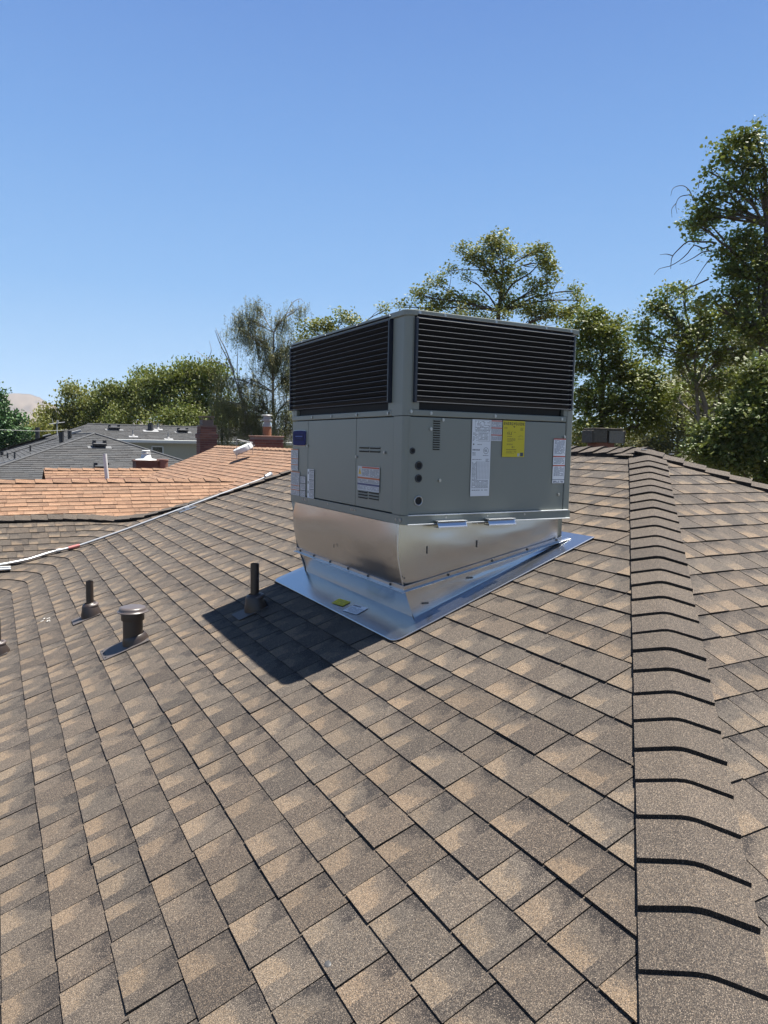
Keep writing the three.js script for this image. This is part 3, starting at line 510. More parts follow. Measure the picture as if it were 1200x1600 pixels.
  const fg = new THREE.ExtrudeGeometry(fl, { depth: .002, bevelEnabled: true, bevelSize: .003, bevelThickness: .0025, bevelSegments: 2, curveSegments: 8 }).rotateX(-Math.PI / 2);
  const p = fg.attributes.position; for (let i = 0; i < p.count; i++) { const x = p.getX(i); p.setY(i, p.getY(i) + roofY(x) + .0135); } fg.computeVertexNormals();
  const u = fg.attributes.uv; for (let i = 0; i < u.count; i++) u.setXY(i, u.getX(i) * .8, u.getY(i) * .8);
  mesh('flashing', fg, galv, curb);
  const up = (w, h, x, z) => g => g.rotateX(-Math.PI / 2).rotateY(.12 - Math.PI / 2).rotateZ(Math.atan(S)).translate(x, roofY(x) + .0215, z);
  sticker('flashing_label', .12, .055, (c, w, h) => { c.fillStyle = '#c8b800'; c.fillRect(0, 0, w, h); lines(c, 6, 6, w - 6, h - 6, 8, 4, '#5c5606', .8); }, up(.12, .055, -.022, -.62), curb, 'yellow label stuck on the flashing');
  sticker('flashing_label', .135, .08, (c, w, h) => { c.fillStyle = '#d5d8dc'; c.fillRect(0, 0, w, h); lines(c, 6, 6, w * .6, 20, 14, 11, '#23272e', 1); lines(c, 6, 28, w - 6, h - 8, 7, 3, '#4a4f58', .85); }, up(.135, .08, -.022, -.44), curb, 'white printed label stuck on the flashing');
}

// ------------------------------------------------------------------ vents and conduit on the roof
const ventRingSunlit = std(.085, .068, .062, .45), ventBrown = std(.030, .021, .017, .42), ventPlate = std(.055, .047, .045, .6);  // collar colour lightened, painting in the sun it catches
const tilt = Math.atan(S);
function plateOn(x, z, w, d, name, parent, base) { const g = rbox(w, .003, d, 0, 0, 0, .001).rotateZ(tilt).translate(x - base.x, yA(x) + .012 - base.y, z - base.z); return mesh(name, g, ventPlate, parent); }
function ventPipe(px, py, label, h = .262) {
  const d = ray(px, py), k = Y0 / (d.y - S * d.x), b = d.multiplyScalar(k), t = thing('vent_pipe', label, 'vent pipe', b, 'brown plumbing vents on the brown roof');
  plateOn(b.x - .03, b.z, .19, .15, 'base_plate', t, b);
  mesh('boot', new THREE.LatheGeometry([[.078, -.05], [.07, .03], [.056, .065], [.052, .085], [.044, .1], [.03, .106]].map(q => new THREE.Vector2(...q)), 28).rotateZ(tilt * .55).translate(.012, 0, 0), ventBrown, t);
  mesh('collar', new THREE.TorusGeometry(.04, .013, 10, 26).rotateX(Math.PI / 2).rotateZ(tilt * .5).translate(.006, .085, 0), ventRingSunlit, t);
  mesh('pipe', new THREE.LatheGeometry([[.021, .02], [.0255, .02], [.0255, h], [.0215, h], [.0215, .06]].map(q => new THREE.Vector2(...q)), 24), ventBrown, t);
  return t;
}
ventPipe(141, 964, 'slim brown vent pipe standing left of the capped roof vent');
ventPipe(-4, 1025, 'brown vent pipe cut off by the left edge of the picture');
ventPipe(398, 954, 'brown vent pipe standing in the shadow of the grey unit', .285);
{
  const d = ray(208, 1006), k = Y0 / (d.y - S * d.x), b = d.multiplyScalar(k), t = thing('roof_vent', 'squat brown roof vent with a round flat cap on the sunlit shingles', 'roof vent', b);
  plateOn(b.x - .05, b.z, .27, .2, 'base_plate', t, b);
  mesh('boot', new THREE.LatheGeometry([[.095, -.06], [.074, .03], [.064, .05], [.060, .052]].map(q => new THREE.Vector2(...q)), 30).rotateZ(tilt * .7).translate(.018, .01, 0), ventBrown, t);
  mesh('pipe', new THREE.LatheGeometry([[.052, -.02], [.0575, -.02], [.0575, .185], [.052, .185]].map(q => new THREE.Vector2(...q)), 30), ventBrown, t);
  mesh('sleeve', new THREE.LatheGeometry([[.058, .15], [.067, .15], [.067, .2], [.058, .2]].map(q => new THREE.Vector2(...q)), 30), ventBrown, t);
  mesh('cap', new THREE.LatheGeometry([[0, .232], [.06, .231], [.074, .226], [.078, .216], [.078, .207], [.088, .204], [.09, .199], [.085, .196], [0, .196]].map(q => new THREE.Vector2(...q)), 36), std(.075, .062, .058, .38), t);
  for (let i = 0; i < 4; i++) mesh('nail_head', new THREE.CylinderGeometry(.006, .006, .003, 10).rotateZ(tilt).translate(-.165, yA(b.x - .165) + .0155 - b.y, -.07 + i * .045), paintDark, t);
}
{
  const yS = (x, z) => yRoof(x, z) + .034;
  const c = thing('electrical_conduit', 'long galvanised conduit run across the brown roof up to the orange roof', 'conduit', V3(.44, yRoof(.44, -8.13), -8.13));
  const base = c.position;
  const pl = [[-2.2, -7.98], [-1.2, -7.98], [-.4, -7.98], [.02, -7.99], [.28, -8.06], [.5, -8.16], [.8, -8.2], [1.3, -8.22], [1.9, -8.225], [2.4, -8.22], [2.8, -8.215]].map(([x, z]) => V3(x, yS(x, z), z));
  pl.push(V3(2.93, yS(2.93, -8.2) + .012, -8.23), V3(3.0, yS(3, -8.2) + .0, -8.36));
  const curve = new THREE.CatmullRomCurve3(pl, false, 'catmullrom', .3);
  const emt = new THREE.MeshStandardMaterial({ color: new THREE.Color().setRGB(.40, .405, .41), metalness: .8, roughness: .42 });
  mesh('tube', new THREE.TubeGeometry(curve, 120, .0138, 12).translate(-base.x, -base.y, -base.z), emt, c);
  const ring = (u0, u1, r, mat, name) => { const pts = []; for (let i = 0; i <= 4; i++) pts.push(curve.getPointAt(u0 + (u1 - u0) * i / 4).sub(base)); return mesh(name, limb(pts, pts.map(() => r), 12), mat, c); };
  ring(.535, .556, .018, std(.34, .11, .10, .6), 'tape').userData.label = 'red tape around the conduit';
  ring(.513, .521, .021, emt, 'coupling'); ring(.962, .985, .03, emt, 'elbow_fitting');
  { const [x, z] = [1.93, -8.2]; mesh('support_bracket', join([rbox(.2, .003, .1, 0, 0, 0, .001).rotateZ(tilt).translate(x - base.x, yRoof(x, z) + .014 - base.y, z - base.z + .03), rbox(.05, .026, .045, 0, 0, 0, .003).rotateZ(tilt).translate(x - base.x, yRoof(x, z) + .024 - base.y, z - base.z - .01)]), galvBright, c); }
  { const [x, z] = [-.05, -7.95]; mesh('support_block', join([rbox(.34, .014, .045, x - base.x, yRoof(x, z) + .016 - base.y, z - base.z + .05, .003), rbox(.34, .014, .03, x - base.x, yRoof(x, z) + .026 - base.y, z - base.z - .005, .003)]), std(.5, .51, .51, .5), c); mesh('strap', rbox(.05, .034, .11, x - base.x + .02, yRoof(x, z) + .03 - base.y, z - base.z + .02, .004), std(.12, .12, .12, .5), c); }
}
{ const d = ray(70, 972), k = Y0 / (d.y - S * d.x), b = d.multiplyScalar(k); const sc = []; for (let i = 0; i < 7; i++) sc.push(rbox(rr(.008, .03), .004, rr(.004, .01), 0, 0, 0, .001).rotateY(rnd() * 3).rotateZ(tilt).translate(rr(-.02, .04), .014 + rr(0, .004), rr(-.06, .06))); const m = mesh('paint_scraps', sc, std(.5, .48, .44, .7), scene); m.position.copy(b); tag(m, 'tiny white scraps lying on the shingles near the left edge', 'debris'); }
{ const d = ray(512, 1512), k = Y0 / (d.y - S * d.x), b = d.multiplyScalar(k); const g = new THREE.SphereGeometry(.009, 14, 8).scale(1, .35, 1.2).rotateZ(tilt).translate(0, .009, 0); const m = mesh('tar_dab', g, std(.05, .05, .05, .5), scene); m.position.copy(b); tag(m, 'small dark tar dab on a shingle at the bottom of the picture', 'tar spot'); }

// ------------------------------------------------------------------ orange house next door
const orangeHouse = thing('orange_house', 'neighbouring house with bright orange brown shingle roof beyond the brown edge', 'house', V3(2, GROUND, -14));
const OP = orangeHouse.position, liftO = g => g.translate(-OP.x, -OP.y, -OP.z);
{
  const X1 = 3.89, yR = -.70, zR = -12.58, XO = 5.42, yO = yR + S * (XO - X1);
  const yAo = x => yR + S * (x - X1);
  const d = (x, y, z) => V3(x, y - DROP, z), sh = [];
  const zF = -18.4, yF = yAo(3.75);
  sh.push([d(XO, yO, -9.2), d(XO, yO, -19.4), d(3.75, yF, zF), d(X1, yR, zR), d(2.2, yAo(2.2), zR + (X1 - 2.2)), d(2.2, yAo(2.2), -9.2)]);
  sh.push([d(X1, yR, zR), d(3.75, yF, zF), d(2.2, yAo(2.2), zF), d(2.2, yAo(2.2), zR - (X1 - 2.2))]);
  sh.push([d(X1, yR, zR), d(-7, yR, zR), d(-7, yR - S * 2.6, zR + 2.6), d(X1 - 2.6, yR - S * 2.6, zR + 2.6)]);
  sh.push([d(X1, yR, zR), d(-7, yR, zR), d(-7, yR - .9, zR - 2.6), d(X1 - 2.6, yR - .9, zR - 2.6)]);                   // back of the wing
  sh.push([d(3.75, yF, zF), d(1.02, yF, zF), d(1.02, yF - .9, zF + 2.6), d(2, yF - .9, zF + 2.6)]);                     // second wing
  sh.push([d(3.75, yF, zF), d(1.02, yF, zF), d(1.02, yF - 1.2, zF - 3.2), d(3.75, yF - 1.2, zF - 3.2)]);
  sh.push([d(XO, yO, -9.2), d(XO, yO, -19.4), d(XO + 4, yO - 1.4, -19.4), d(XO + 4, yO - 1.4, -9.2)]);
  sh.push([d(XO, yO, -19.4), d(3.75, yF, zF), d(3.4, yF - 1.3, zF - 3), d(XO + 4, yO - 1.4, -23)]);
  const r = mesh('roof', liftO(polys(sh)), std(.12, .06, .04, .95), orangeHouse);
  const out = [], n0 = Math.round((XO - 2.2) / (E * COSA));
  const ex = (X, y, z) => V3(X, y, z);
  const far = (a, b) => b - (zF + (a - 3.75) * (-19.4 - zF) / (XO - 3.75)), nS = n0 - Math.round((XO - X1) / (E * COSA));
  for (const [c0, c1, fs] of [[nS, n0, [far]], [0, nS, [(a, b) => b - (zR + (X1 - a))]], [0, nS, [(a, b) => (zR - (X1 - a)) - b, far, (a, b) => b - zF]]])
    shingleField(out, { O: ex(XO - n0 * E * COSA, yO - n0 * E * COSA * S, 0), U: V3(0, 0, -1), Vd: V3(COSA, S * COSA, 0), u: [9, 19.6], courses: [c0, c1], atlas: orangeAtlas, cells: orangeAtlas.cols * orangeAtlas.rows, lo: .18, hi: .34, th: .011, planes: () => fs });
  shingleField(out, { O: ex(0, yR - 16 * E * COSA * S, zR + 16 * E * COSA), U: V3(1, 0, 0), Vd: V3(0, S * COSA, -COSA), u: [-3, 4.2], courses: [0, 16], atlas: orangeAtlas, cells: orangeAtlas.cols * orangeAtlas.rows, lo: .18, hi: .34, th: .011,
    planes: () => [(a, b) => (zR + (X1 - a)) - b + 0, (a, b) => b - zR] });
  shingleField(out, { O: ex(0, yF - 4 * E * COSA * S, zF + 4 * E * COSA), U: V3(1, 0, 0), Vd: V3(0, S * COSA, -COSA), u: [1.02, 3.75], courses: [0, 4], atlas: orangeAtlas, cells: orangeAtlas.cols * orangeAtlas.rows, lo: .18, hi: .34, th: .011, planes: () => [(a) => a - 1.02, (a, b) => (zF + (3.75 - a) + .2) - b] });
  out.forEach(o => liftO(o.g));
  placePieces(out, 'shingle', 'shingle_field', orangeShingle, r);
  const caps = new THREE.Group(); caps.position.set(-OP.x, -OP.y, -OP.z); caps.name = 'ridge_caps'; orangeHouse.add(caps);
  const o = { atlas: orangeAtlas, mat: orangeShingle, parent: caps, half: .15, exposure: .27, over: .03, th: .02 };
  capRun('ridge_cap', ex(-1.6, yR, zR), V3(1, 0, 0), V3(0, -S * COSA, -COSA), V3(0, -S * COSA, COSA), 20, o);
  capRun('ridge_cap', ex(1.05, yF, zF), V3(1, 0, 0), V3(0, -S * COSA, -COSA), V3(0, -S * COSA, COSA), 10, o);
  capRun('ridge_cap', ex(XO, yO, -19.4), V3(0, 0, 1), V3(-COSA, -S * COSA, 0), V3(COSA, -S * COSA, 0), 38, { ...o, half: .13 });
  { const wm = std(.5, .42, .33, .9); for (const g of [box(14, 3, .2, -1, GROUND + 1.5, -10.3), box(.2, 3, 12, 8.6, GROUND + 1.5, -14), box(.2, 3, 8, -6, GROUND + 1.5, -14.5), box(14, 3, .2, 1.5, GROUND + 1.5, -21.3)]) mesh('wall', liftO(g), wm, orangeHouse); }
  // brick chimneys
  const brickM = [std(.12, .055, .042, .9), std(.09, .042, .036, .9), std(.15, .075, .055, .9)], mortar = std(.16, .13, .115, .95);
  function brickStack(parent, w, d, h, y0, bh, mats) {           // separate bricks round a mortar core
    mesh('mortar', box(w - .02, h, d - .02, 0, y0 + h / 2, 0), mortar, parent);
    const lists = mats.map(() => []), rows = Math.floor(h / bh);
    for (let i = 0; i < rows; i++) for (const side of [0, 1, 2, 3]) {
      const len = side % 2 ? d : w, n = Math.max(2, Math.round(len / .21)), off = i % 2 ? .5 : 0;
      for (let k = 0; k < n + (off ? 1 : 0); k++) {
        const a = Math.max(-len / 2, -len / 2 + (k - off) * len / n), b = Math.min(len / 2, -len / 2 + (k + 1 - off) * len / n); if (b - a < .03) continue;
        const g = box(b - a - .01, bh - .012, .03, (a + b) / 2, 0, (side % 2 ? w : d) / 2 - .013 + rr(0, .004)).rotateY(side * Math.PI / 2).translate(0, y0 + (i + .5) * bh, 0);
        lists[Math.floor(rnd() * mats.length)].push(g);
      }
    }
    lists.forEach((l, i) => l.length && tag(mesh('brickwork', l, mats[i], parent), null, null, null, 'stuff'));
  }
  const chimney = (px, py, depth, label) => { const g = new THREE.Group(), p = at(px, py, depth); g.name = 'chimney'; g.position.copy(p.sub(OP)); g.userData.label = label; orangeHouse.add(g); return g; };
  const c1 = chimney(323, 712, 21.5, 'tall dark brick chimney with a black hood');
  brickStack(c1, .5, .46, .62, -.1, .067, brickM); brickStack(c1, .56, .52, .14, .52, .067, brickM); brickStack(c1, .47, .43, .22, .66, .067, brickM);
  mesh('hood', [box(.5, .04, .46, 0, .9, 0), box(.34, .16, .32, 0, .99, 0), box(.4, .03, .38, 0, 1.165, 0), ...[[-1, -1], [1, -1], [1, 1], [-1, 1]].map(([a, b]) => box(.03, .1, .03, a * .16, 1.11, b * .15))], std(.09, .07, .06, .7), c1);
  const c2 = chimney(416, 706, 19.5, 'wide low brick chimney with clay flue and metal cap');
  brickStack(c2, .8, .5, .42, -.02, .072, [std(.13, .05, .036, .9), std(.10, .038, .03, .9)]);
  mesh('crown', rbox(.84, .035, .54, 0, .42, 0, .01), std(.2, .12, .09, .9), c2);
  mesh('flue', new THREE.CylinderGeometry(.115, .12, .25, 20).translate(.02, .56, 0), std(.2, .085, .04, .85), c2);
  mesh('flue_cap', [cyl(.13, .13, .03, .02, .7, 0), cyl(.085, .1, .14, .02, .78, 0), cyl(.14, .14, .05, .02, .87, 0), cyl(.1, .1, .1, .02, .94, 0), cyl(.13, .15, .02, .02, 1.0, 0)], std(.22, .225, .23, .5), c2);
  const c3 = chimney(232, 741, 20.5, 'brown boxed chimney with a white metal vent cone');
  mesh('chase', [box(.62, .6, .55, -.08, .09, 0), rbox(.66, .04, .6, -.08, .385, 0, .01)], std(.10, .045, .03, .85), c3);
  mesh('vent_cone', new THREE.LatheGeometry([[.3, .6], [.29, .625], [.15, .66], [.12, .8], [.1, .83], [.13, .835], [.13, .86], [.09, .87], [.09, .9], [.13, .91], [.1, .95], [0, .955]].map(q => new THREE.Vector2(q[0], .41 + (q[1] - .6) * .8)), 26).translate(-.06, 0, 0), std(.45, .46, .45, .4), c3);
  mesh('side_pipe', [new THREE.CylinderGeometry(.16, .13, .56, 20).translate(.38, .14, .1), new THREE.CylinderGeometry(.17, .17, .04, 20).translate(.38, .42, .1)], std(.2, .1, .075, .8), c3);
  const pv = at(167.5, 750, 13.6).sub(OP), pt = new THREE.Group(); pt.name = 'plastic_vent_pipe'; pt.position.copy(pv); pt.userData.label = 'leaning white plastic vent pipe'; orangeHouse.add(pt);
  mesh('pipe', new THREE.LatheGeometry([[.03, 0], [.038, 0], [.038, .5], [.031, .5], [.031, .3]].map(q => new THREE.Vector2(...q)), 16).rotateZ(.075), std(.5, .5, .49, .45), pt);
  // white round roof ventilator with a wire guard
  const vb = at(382, 716, 15.4), yv = yAo(vb.x), vg = new THREE.Group(); vg.name = 'round_skylight'; vg.userData.label = 'white round skylight with a wire guard'; vg.position.copy(V3(vb.x, yv, vb.z).sub(OP)); orangeHouse.add(vg);
  mesh('drum', new THREE.LatheGeometry([[.0, .0], [.2, .0], [.215, .02], [.215, .11], [.2, .12], [.0, .125]].map(q => new THREE.Vector2(...q)), 30).rotateX(-.05).rotateZ(tilt + .12).translate(0, .16, 0), std(.5, .5, .49, .45), vg);
  const w = (a, b) => limb([V3(...a), V3(...b)], [.006, .006], 5);
  mesh('wire_guard', [w([-.22, .0, .16], [-.22, .42, .16]), w([-.22, .42, .16], [.2, .36, -.05]), w([.2, .36, -.05], [.22, .1, -.1]), w([-.22, .42, .16], [.1, .33, .2]), w([-.22, .1, .16], [.2, .3, .1])], std(.25, .25, .26, .5), vg);
}
// chimney of the brown house, behind its ridge
{
  const p = at(941, 706, 8.6), g = new THREE.Group(); g.name = 'chimney'; g.position.set(p.x, p.y - GROUND, p.z); g.userData.label = 'red chimney with a dark stone slab hood behind the ridge'; house.add(g); g.rotation.y = -.35; g.scale.set(.86, .95, .86);
  mesh('stack', [rbox(.27, .8, .28, -.03, -.27, 0, .005)], std(.16, .06, .035, .9), g);
  const stone = std(.085, .07, .05, .85, { bumpMap: smear, bumpScale: .01 });
  mesh('hood_panel', rbox(.2, .16, .03, -.12, .195, .16, .008), stone, g);
  mesh('hood_panel', rbox(.22, .16, .03, .12, .19, .155, .008), std(.17, .15, .115, .9, { bumpMap: smear, bumpScale: .01 }), g);
  mesh('hood_panel', [rbox(.03, .16, .34, .235, .19, 0, .008), rbox(.03, .16, .34, -.225, .19, 0, .008), rbox(.44, .16, .03, 0, .19, -.17, .008)], stone, g);
  mesh('hood_top', rbox(.42, .025, .36, 0, .285, 0, .006), stone, g);
}

// ------------------------------------------------------------------ grey roofed house
{
  const G = V3(3.028, .13, -25.88), R1 = V3(3.861, .62, -35.79), b = V3(6, GROUND, -31);
  const h = thing('grey_house', 'two storey pale house with a grey shingle roof behind the orange roof', 'house', b);
  const mv = g => g.translate(-b.x, -b.y, -b.z);
  const out = [];
  const roofPts = [], RL = V3(R1.x, R1.y - .17, R1.z);
  const dn = (p, dx, dz, t, s = S) => V3(p.x + dx * t, p.y - s * t - DROP, p.z + dz * t);
  const G0 = V3(G.x, G.y, G.z - 9), R2 = V3(R1.x + 14, R1.y, R1.z);
  roofPts.push([G.clone(), dn(G, -1, 1, 8), dn(G, 1, 1, 8)], [G.clone(), dn(G, -1, 1, 8), dn(G0, -1, 0, 8), G0.clone()], [G.clone(), dn(G, 1, 1, 8), dn(G0, 1, 0, 8), G0.clone()]);
  roofPts.push([R1.clone(), dn(R1, 0, 1, 1.9).setX(R1.x - 1.9), dn(R2, 0, 1, 1.9), R2.clone()]);
  roofPts.push([RL.clone(), dn(RL, -1, 1, 9), dn(RL, -1, -1, 9)], [R1.clone(), dn(R1, -1, -1, 9), dn(R2, 1, -1, 9), R2.clone()], [R2.clone(), dn(R2, 1, 1, 2.2), dn(R2, 1, -1, 9)]);
  const r = mesh('roof', mv(polys(roofPts)), std(.05, .052, .056, .95), h);
  const opt = { atlas: greyAtlas, cells: greyAtlas.cols * greyAtlas.rows, lo: .25, hi: .6, th: .014, exposure: .16 };
  const ce = .16 * COSA;
  shingleField(out, { ...opt, O: V3(0, G.y - 50 * ce * S, G.z + 50 * ce), U: V3(1, 0, 0), Vd: V3(0, S * COSA, -COSA), u: [G.x - 6, G.x + 8], courses: [12, 50], planes: () => [(a, z) => (z - G.z) - Math.abs(a - G.x)] });
  shingleField(out, { ...opt, O: V3(0, R1.y - 12 * ce * S, R1.z + 12 * ce), U: V3(1, 0, 0), Vd: V3(0, S * COSA, -COSA), u: [R1.x - 2, R2.x], courses: [0, 12], planes: () => [(a, z) => (z - R1.z) - (R1.x - a), (a, z) => z - R1.z] });
  shingleField(out, { ...opt, O: V3(G.x - 44 * ce, G.y - 44 * ce * S, 0), U: V3(0, 0, -1), Vd: V3(COSA, S * COSA, 0), u: [15, 35], courses: [-12, 44], planes: () => [(a, z) => (G.x - a) - (z - G.z), (a, z) => z - G0.z] });
  shingleField(out, { ...opt, O: V3(RL.x - 50 * ce, RL.y - 50 * ce * S, 0), U: V3(0, 0, -1), Vd: V3(COSA, S * COSA, 0), u: [25, 46], courses: [-12, 50], planes: () => [(a, z) => (R1.x - a) - Math.abs(z - R1.z)] });
  out.forEach(o => mv(o.g));
  tag(mesh('shingle_field', mergeGeometries(out.map(o => o.g)), greyShingle, r), null, null, null, 'stuff');
  const hipBar = (p, q) => limb([p.clone().add(V3(0, .02, 0)), q.clone().add(V3(0, .02, 0))], [.035, .035], 6).applyMatrix4(new THREE.Matrix4());
  mesh('hip_cap', mv(join([hipBar(G, dn(G, -1, 1, 8)), hipBar(G, dn(G, 1, 1, 8)), hipBar(G, G0), hipBar(R1, R2), hipBar(RL, dn(RL, -1, -1, 9))])), std(.065, .067, .071, .95), r);
  const ez = R1.z + 1.9, ey = R1.y - S * 1.9;
  mesh('gutter', mv(join([rbox(16, .14, .1, R1.x + 7.2, ey - .06, ez + .06, .02), box(16, .02, .5, R1.x + 7.2, ey - .14, ez - .2)])), std(.42, .43, .41, .6), h);
  const wz = ez - .35;
  { const wm = std(.31, .30, .235, .9); for (const g of [box(14, 5.2, .2, R1.x + 6.7, ey - 2.75, wz), box(14, 2.2, .2, R1.x + .5, GROUND + 1.1, G.z + 5.5), box(.2, 5, 9, R1.x + 13.6, ey - 2.75, wz - 4.5), box(14, 5, .2, R1.x + 6.7, ey - 2.75, wz - 9)]) mesh('wall', mv(g), wm, h); }
  const onWall = (px, py) => { const d = ray(px, py); return d.multiplyScalar((wz + .1) / d.z); };
  const a = onWall(237, 697.5), c = onWall(254.5, 715.5), cx = (a.x + c.x) / 2, cy = (a.y + c.y) / 2, ww = c.x - a.x, hh = a.y - c.y;
  const win = new THREE.Group(); win.name = 'window'; win.position.set(cx - b.x, cy - b.y, wz + .1 - b.z); h.add(win);
  mesh('frame', [box(ww, .06, .06, 0, hh / 2, .02), box(ww, .06, .06, 0, -hh / 2, .02), box(.06, hh, .06, -ww / 2, 0, .02), box(.06, hh, .06, ww / 2, 0, .02), box(ww, .05, .05, 0, -hh * .18, .02)], std(.5, .5, .47, .6), win);
  mesh('pane', box(ww - .05, hh - .05, .01, 0, 0, .006), new THREE.MeshStandardMaterial({ color: new THREE.Color().setRGB(.02, .03, .03), roughness: .08 }), win);
  // roof fittings
  const onPlane = (px, py, f) => { const d = ray(px, py); let lo = 10, hi = 60; const e = k => d.y * k - f(d.x * k, d.z * k); for (let i = 0; i < 40; i++) { const m = (lo + hi) / 2; if (e(m) > 0) lo = m; else hi = m; } return d.clone().multiplyScalar(lo); };
  const front = (x, z) => G.y - S * (z - G.z), main = (x, z) => R1.y - S * (z - R1.z), left = (x) => G.y - S * (G.x - x), mleft = x => RL.y - S * (R1.x - x);
  const blackM = std(.02, .021, .023, .6), whiteM = std(.2, .203, .207, .6), flangeM = std(.10, .102, .105, .6);
  const put = (name, p, geos, mat) => { const m = mesh(name, geos, mat, r); m.position.copy(p.clone().sub(b)); return m; };
  const lowVent = (p, w = .75) => { put('low_vent', p, [rbox(w, .1, .3, 0, .1, .05, .03).rotateX(.2), box(.09, .16, .2, -w / 2 + .05, .12, .06), box(.09, .16, .2, w / 2 - .05, .12, .06)], blackM); put('vent_flange', p, box(w + .3, .012, .22, 0, .02, .12).rotateX(.33), flangeM); };
  lowVent(onPlane(155, 698, front), .42); lowVent(onPlane(158, 733, front), .42); lowVent(onPlane(178, 671, main), .5); lowVent(onPlane(285, 675, main), .5);
  const pipe = (p, r1, hgt, flare = 1) => put('vent_pipe', p, [new THREE.CylinderGeometry(r1 * flare, r1, hgt, 14).translate(0, hgt / 2, 0)], blackM);
  const stub = p => { put('vent_pipe', p, [cyl(.03, .03, .3, 0, .15, 0, 10), cyl(.04, .1, .1, 0, .05, 0, 12)], std(.2, .2, .2, .6)); put('vent_flange', p, box(.4, .012, .2, 0, .02, .08).rotateX(.33), whiteM); };
  stub(onPlane(208, 682, main)); stub(onPlane(263, 686, main)); stub(onPlane(247, 671, main));
  { const p = onPlane(235, 673, main); pipe(p, .12, .36, 1); put('vent_flange', p, box(.7, .012, .25, 0, .02, .1).rotateX(.33), whiteM); }
  pipe(onPlane(59, 689, mleft), .11, .68); pipe(onPlane(96, 692, left), .075, .38, 1.25); pipe(onPlane(109, 686, left), .065, .3, 1.15);
  put('vent_flange', onPlane(118, 679, left), [rbox(.5, .1, .3, 0, .1, 0, .02).rotateZ(.3)], whiteM); put('vent_flange', onPlane(74, 683, mleft), [rbox(.4, .08, .3, 0, .1, 0, .02).rotateZ(.3)], whiteM);
  for (const [x, y, hh] of [[47.5, 706, .22], [23, 717, .22], [12, 716, .18], [26, 700, .16], [11, 705, .16]]) pipe(onPlane(x, y, left), .028, hh);
  { const p = onPlane(3, 713, left); pipe(p, .06, .2, 1.2); put('vent_flange', p, box(.6, .02, .3, 0, .02, 0).rotateZ(.3), whiteM); put('vent_flange', onPlane(8, 725, left), [box(.8, .02, .12, 0, .06, 0).rotateZ(.3)], whiteM); }
  const mast = at(89.5, 680, 30); put('aerial', mast, [cyl(.015, .015, .62, 0, .3, 0, 8), limb([V3(-.3, .46, 0), V3(.3, .56, 0)], [.01, .01], 5), limb([V3(-.12, .42, 0), V3(-.2, .7, .1)], [.008, .008], 5), limb([V3(.04, .5, 0), V3(.02, .62, .1)], [.03, .03], 6)], std(.5, .5, .5, .5));
}
{ // wire crossing on the left
  const p = [at(-30, 670, 33), at(20, 672.2, 33.5), at(60, 673.4, 34), at(92, 672.5, 34.5), at(150, 668, 36)];
  const m = mesh('overhead_wire', new THREE.TubeGeometry(new THREE.CatmullRomCurve3(p.map(q => q.clone().sub(p[0]))), 30, .007, 6), std(.5, .5, .48, .6), scene); m.position.copy(p[0]); tag(m, 'thin pale overhead wire crossing in front of the trees on the left', 'wire');
}

// ------------------------------------------------------------------ trees
function leafGeo(kind) {                                          // one leaf, folded along its middle
  const pts = kind === 'lobed' ? [[0, 0], [.34, .12], [.5, .42], [.28, .5], [.3, .78], [0, 1], [-.3, .78], [-.28, .5], [-.5, .42], [-.34, .12]] : kind === 'narrow' ? [[0, 0], [.17, .35], [.12, .7], [0, 1], [-.12, .7], [-.17, .35]] : [[0, 0], [.33, .3], [.3, .65], [0, 1], [-.3, .65], [-.33, .3]];
  const pos = []; for (let i = 1; i < pts.length - 1; i++) for (const q of [pts[0], pts[i], pts[i + 1]]) pos.push(q[0], q[1], -Math.abs(q[0]) * .35 - q[1] * q[1] * .15);
  const g = new THREE.BufferGeometry(); g.setAttribute('position', new THREE.Float32BufferAttribute(pos, 3)); g.computeVertexNormals(); return g;
}
const Q = new THREE.Quaternion(), EU = new THREE.Euler(), M4 = new THREE.Matrix4();
function sprig(kind, size, n, spread) { const l = []; for (let i = 0; i < n; i++) { const s = size * rr(.65, 1.2); l.push(leafGeo(kind).applyMatrix4(M4.compose(V3(gauss() * spread, gauss() * spread * .8, gauss() * spread), Q.setFromEuler(EU.set(rr(-1.9, -.1), rr(0, 6.3), rr(-.8, .8), 'YXZ')), V3(s, s, s)))); } return join(l); }
function strand(size, n, len) { const l = [limb([V3(0, 0, 0), V3(.02, -len * .5, .01), V3(.03, -len, 0)], [.006, .004, .002], 3)]; for (let i = 0; i < n; i++) { const s = size * rr(.7, 1.25); l.push(leafGeo('narrow').applyMatrix4(M4.compose(V3(.02 + gauss() * .05, -len * (i + rnd()) / n, gauss() * .05), Q.setFromEuler(EU.set(rr(1.7, 2.9), rr(0, 6.3), 0, 'YXZ')), V3(s, s, s)))); } return join(l); }
const leafMat = (r, g, b, tr = .35) => new THREE.MeshPhysicalMaterial({ color: new THREE.Color().setRGB(r, g, b), roughness: .5, side: THREE.DoubleSide, transmission: tr, thickness: 0, specularIntensity: .35 });
const barkDark = std(.07, .055, .042, .95, { bumpMap: smear, bumpScale: .01 }), barkMid = std(.11, .095, .075, .95, { bumpMap: smear, bumpScale: .01 }), barkPale = std(.26, .235, .2, .9, { bumpMap: smear, bumpScale: .008 });
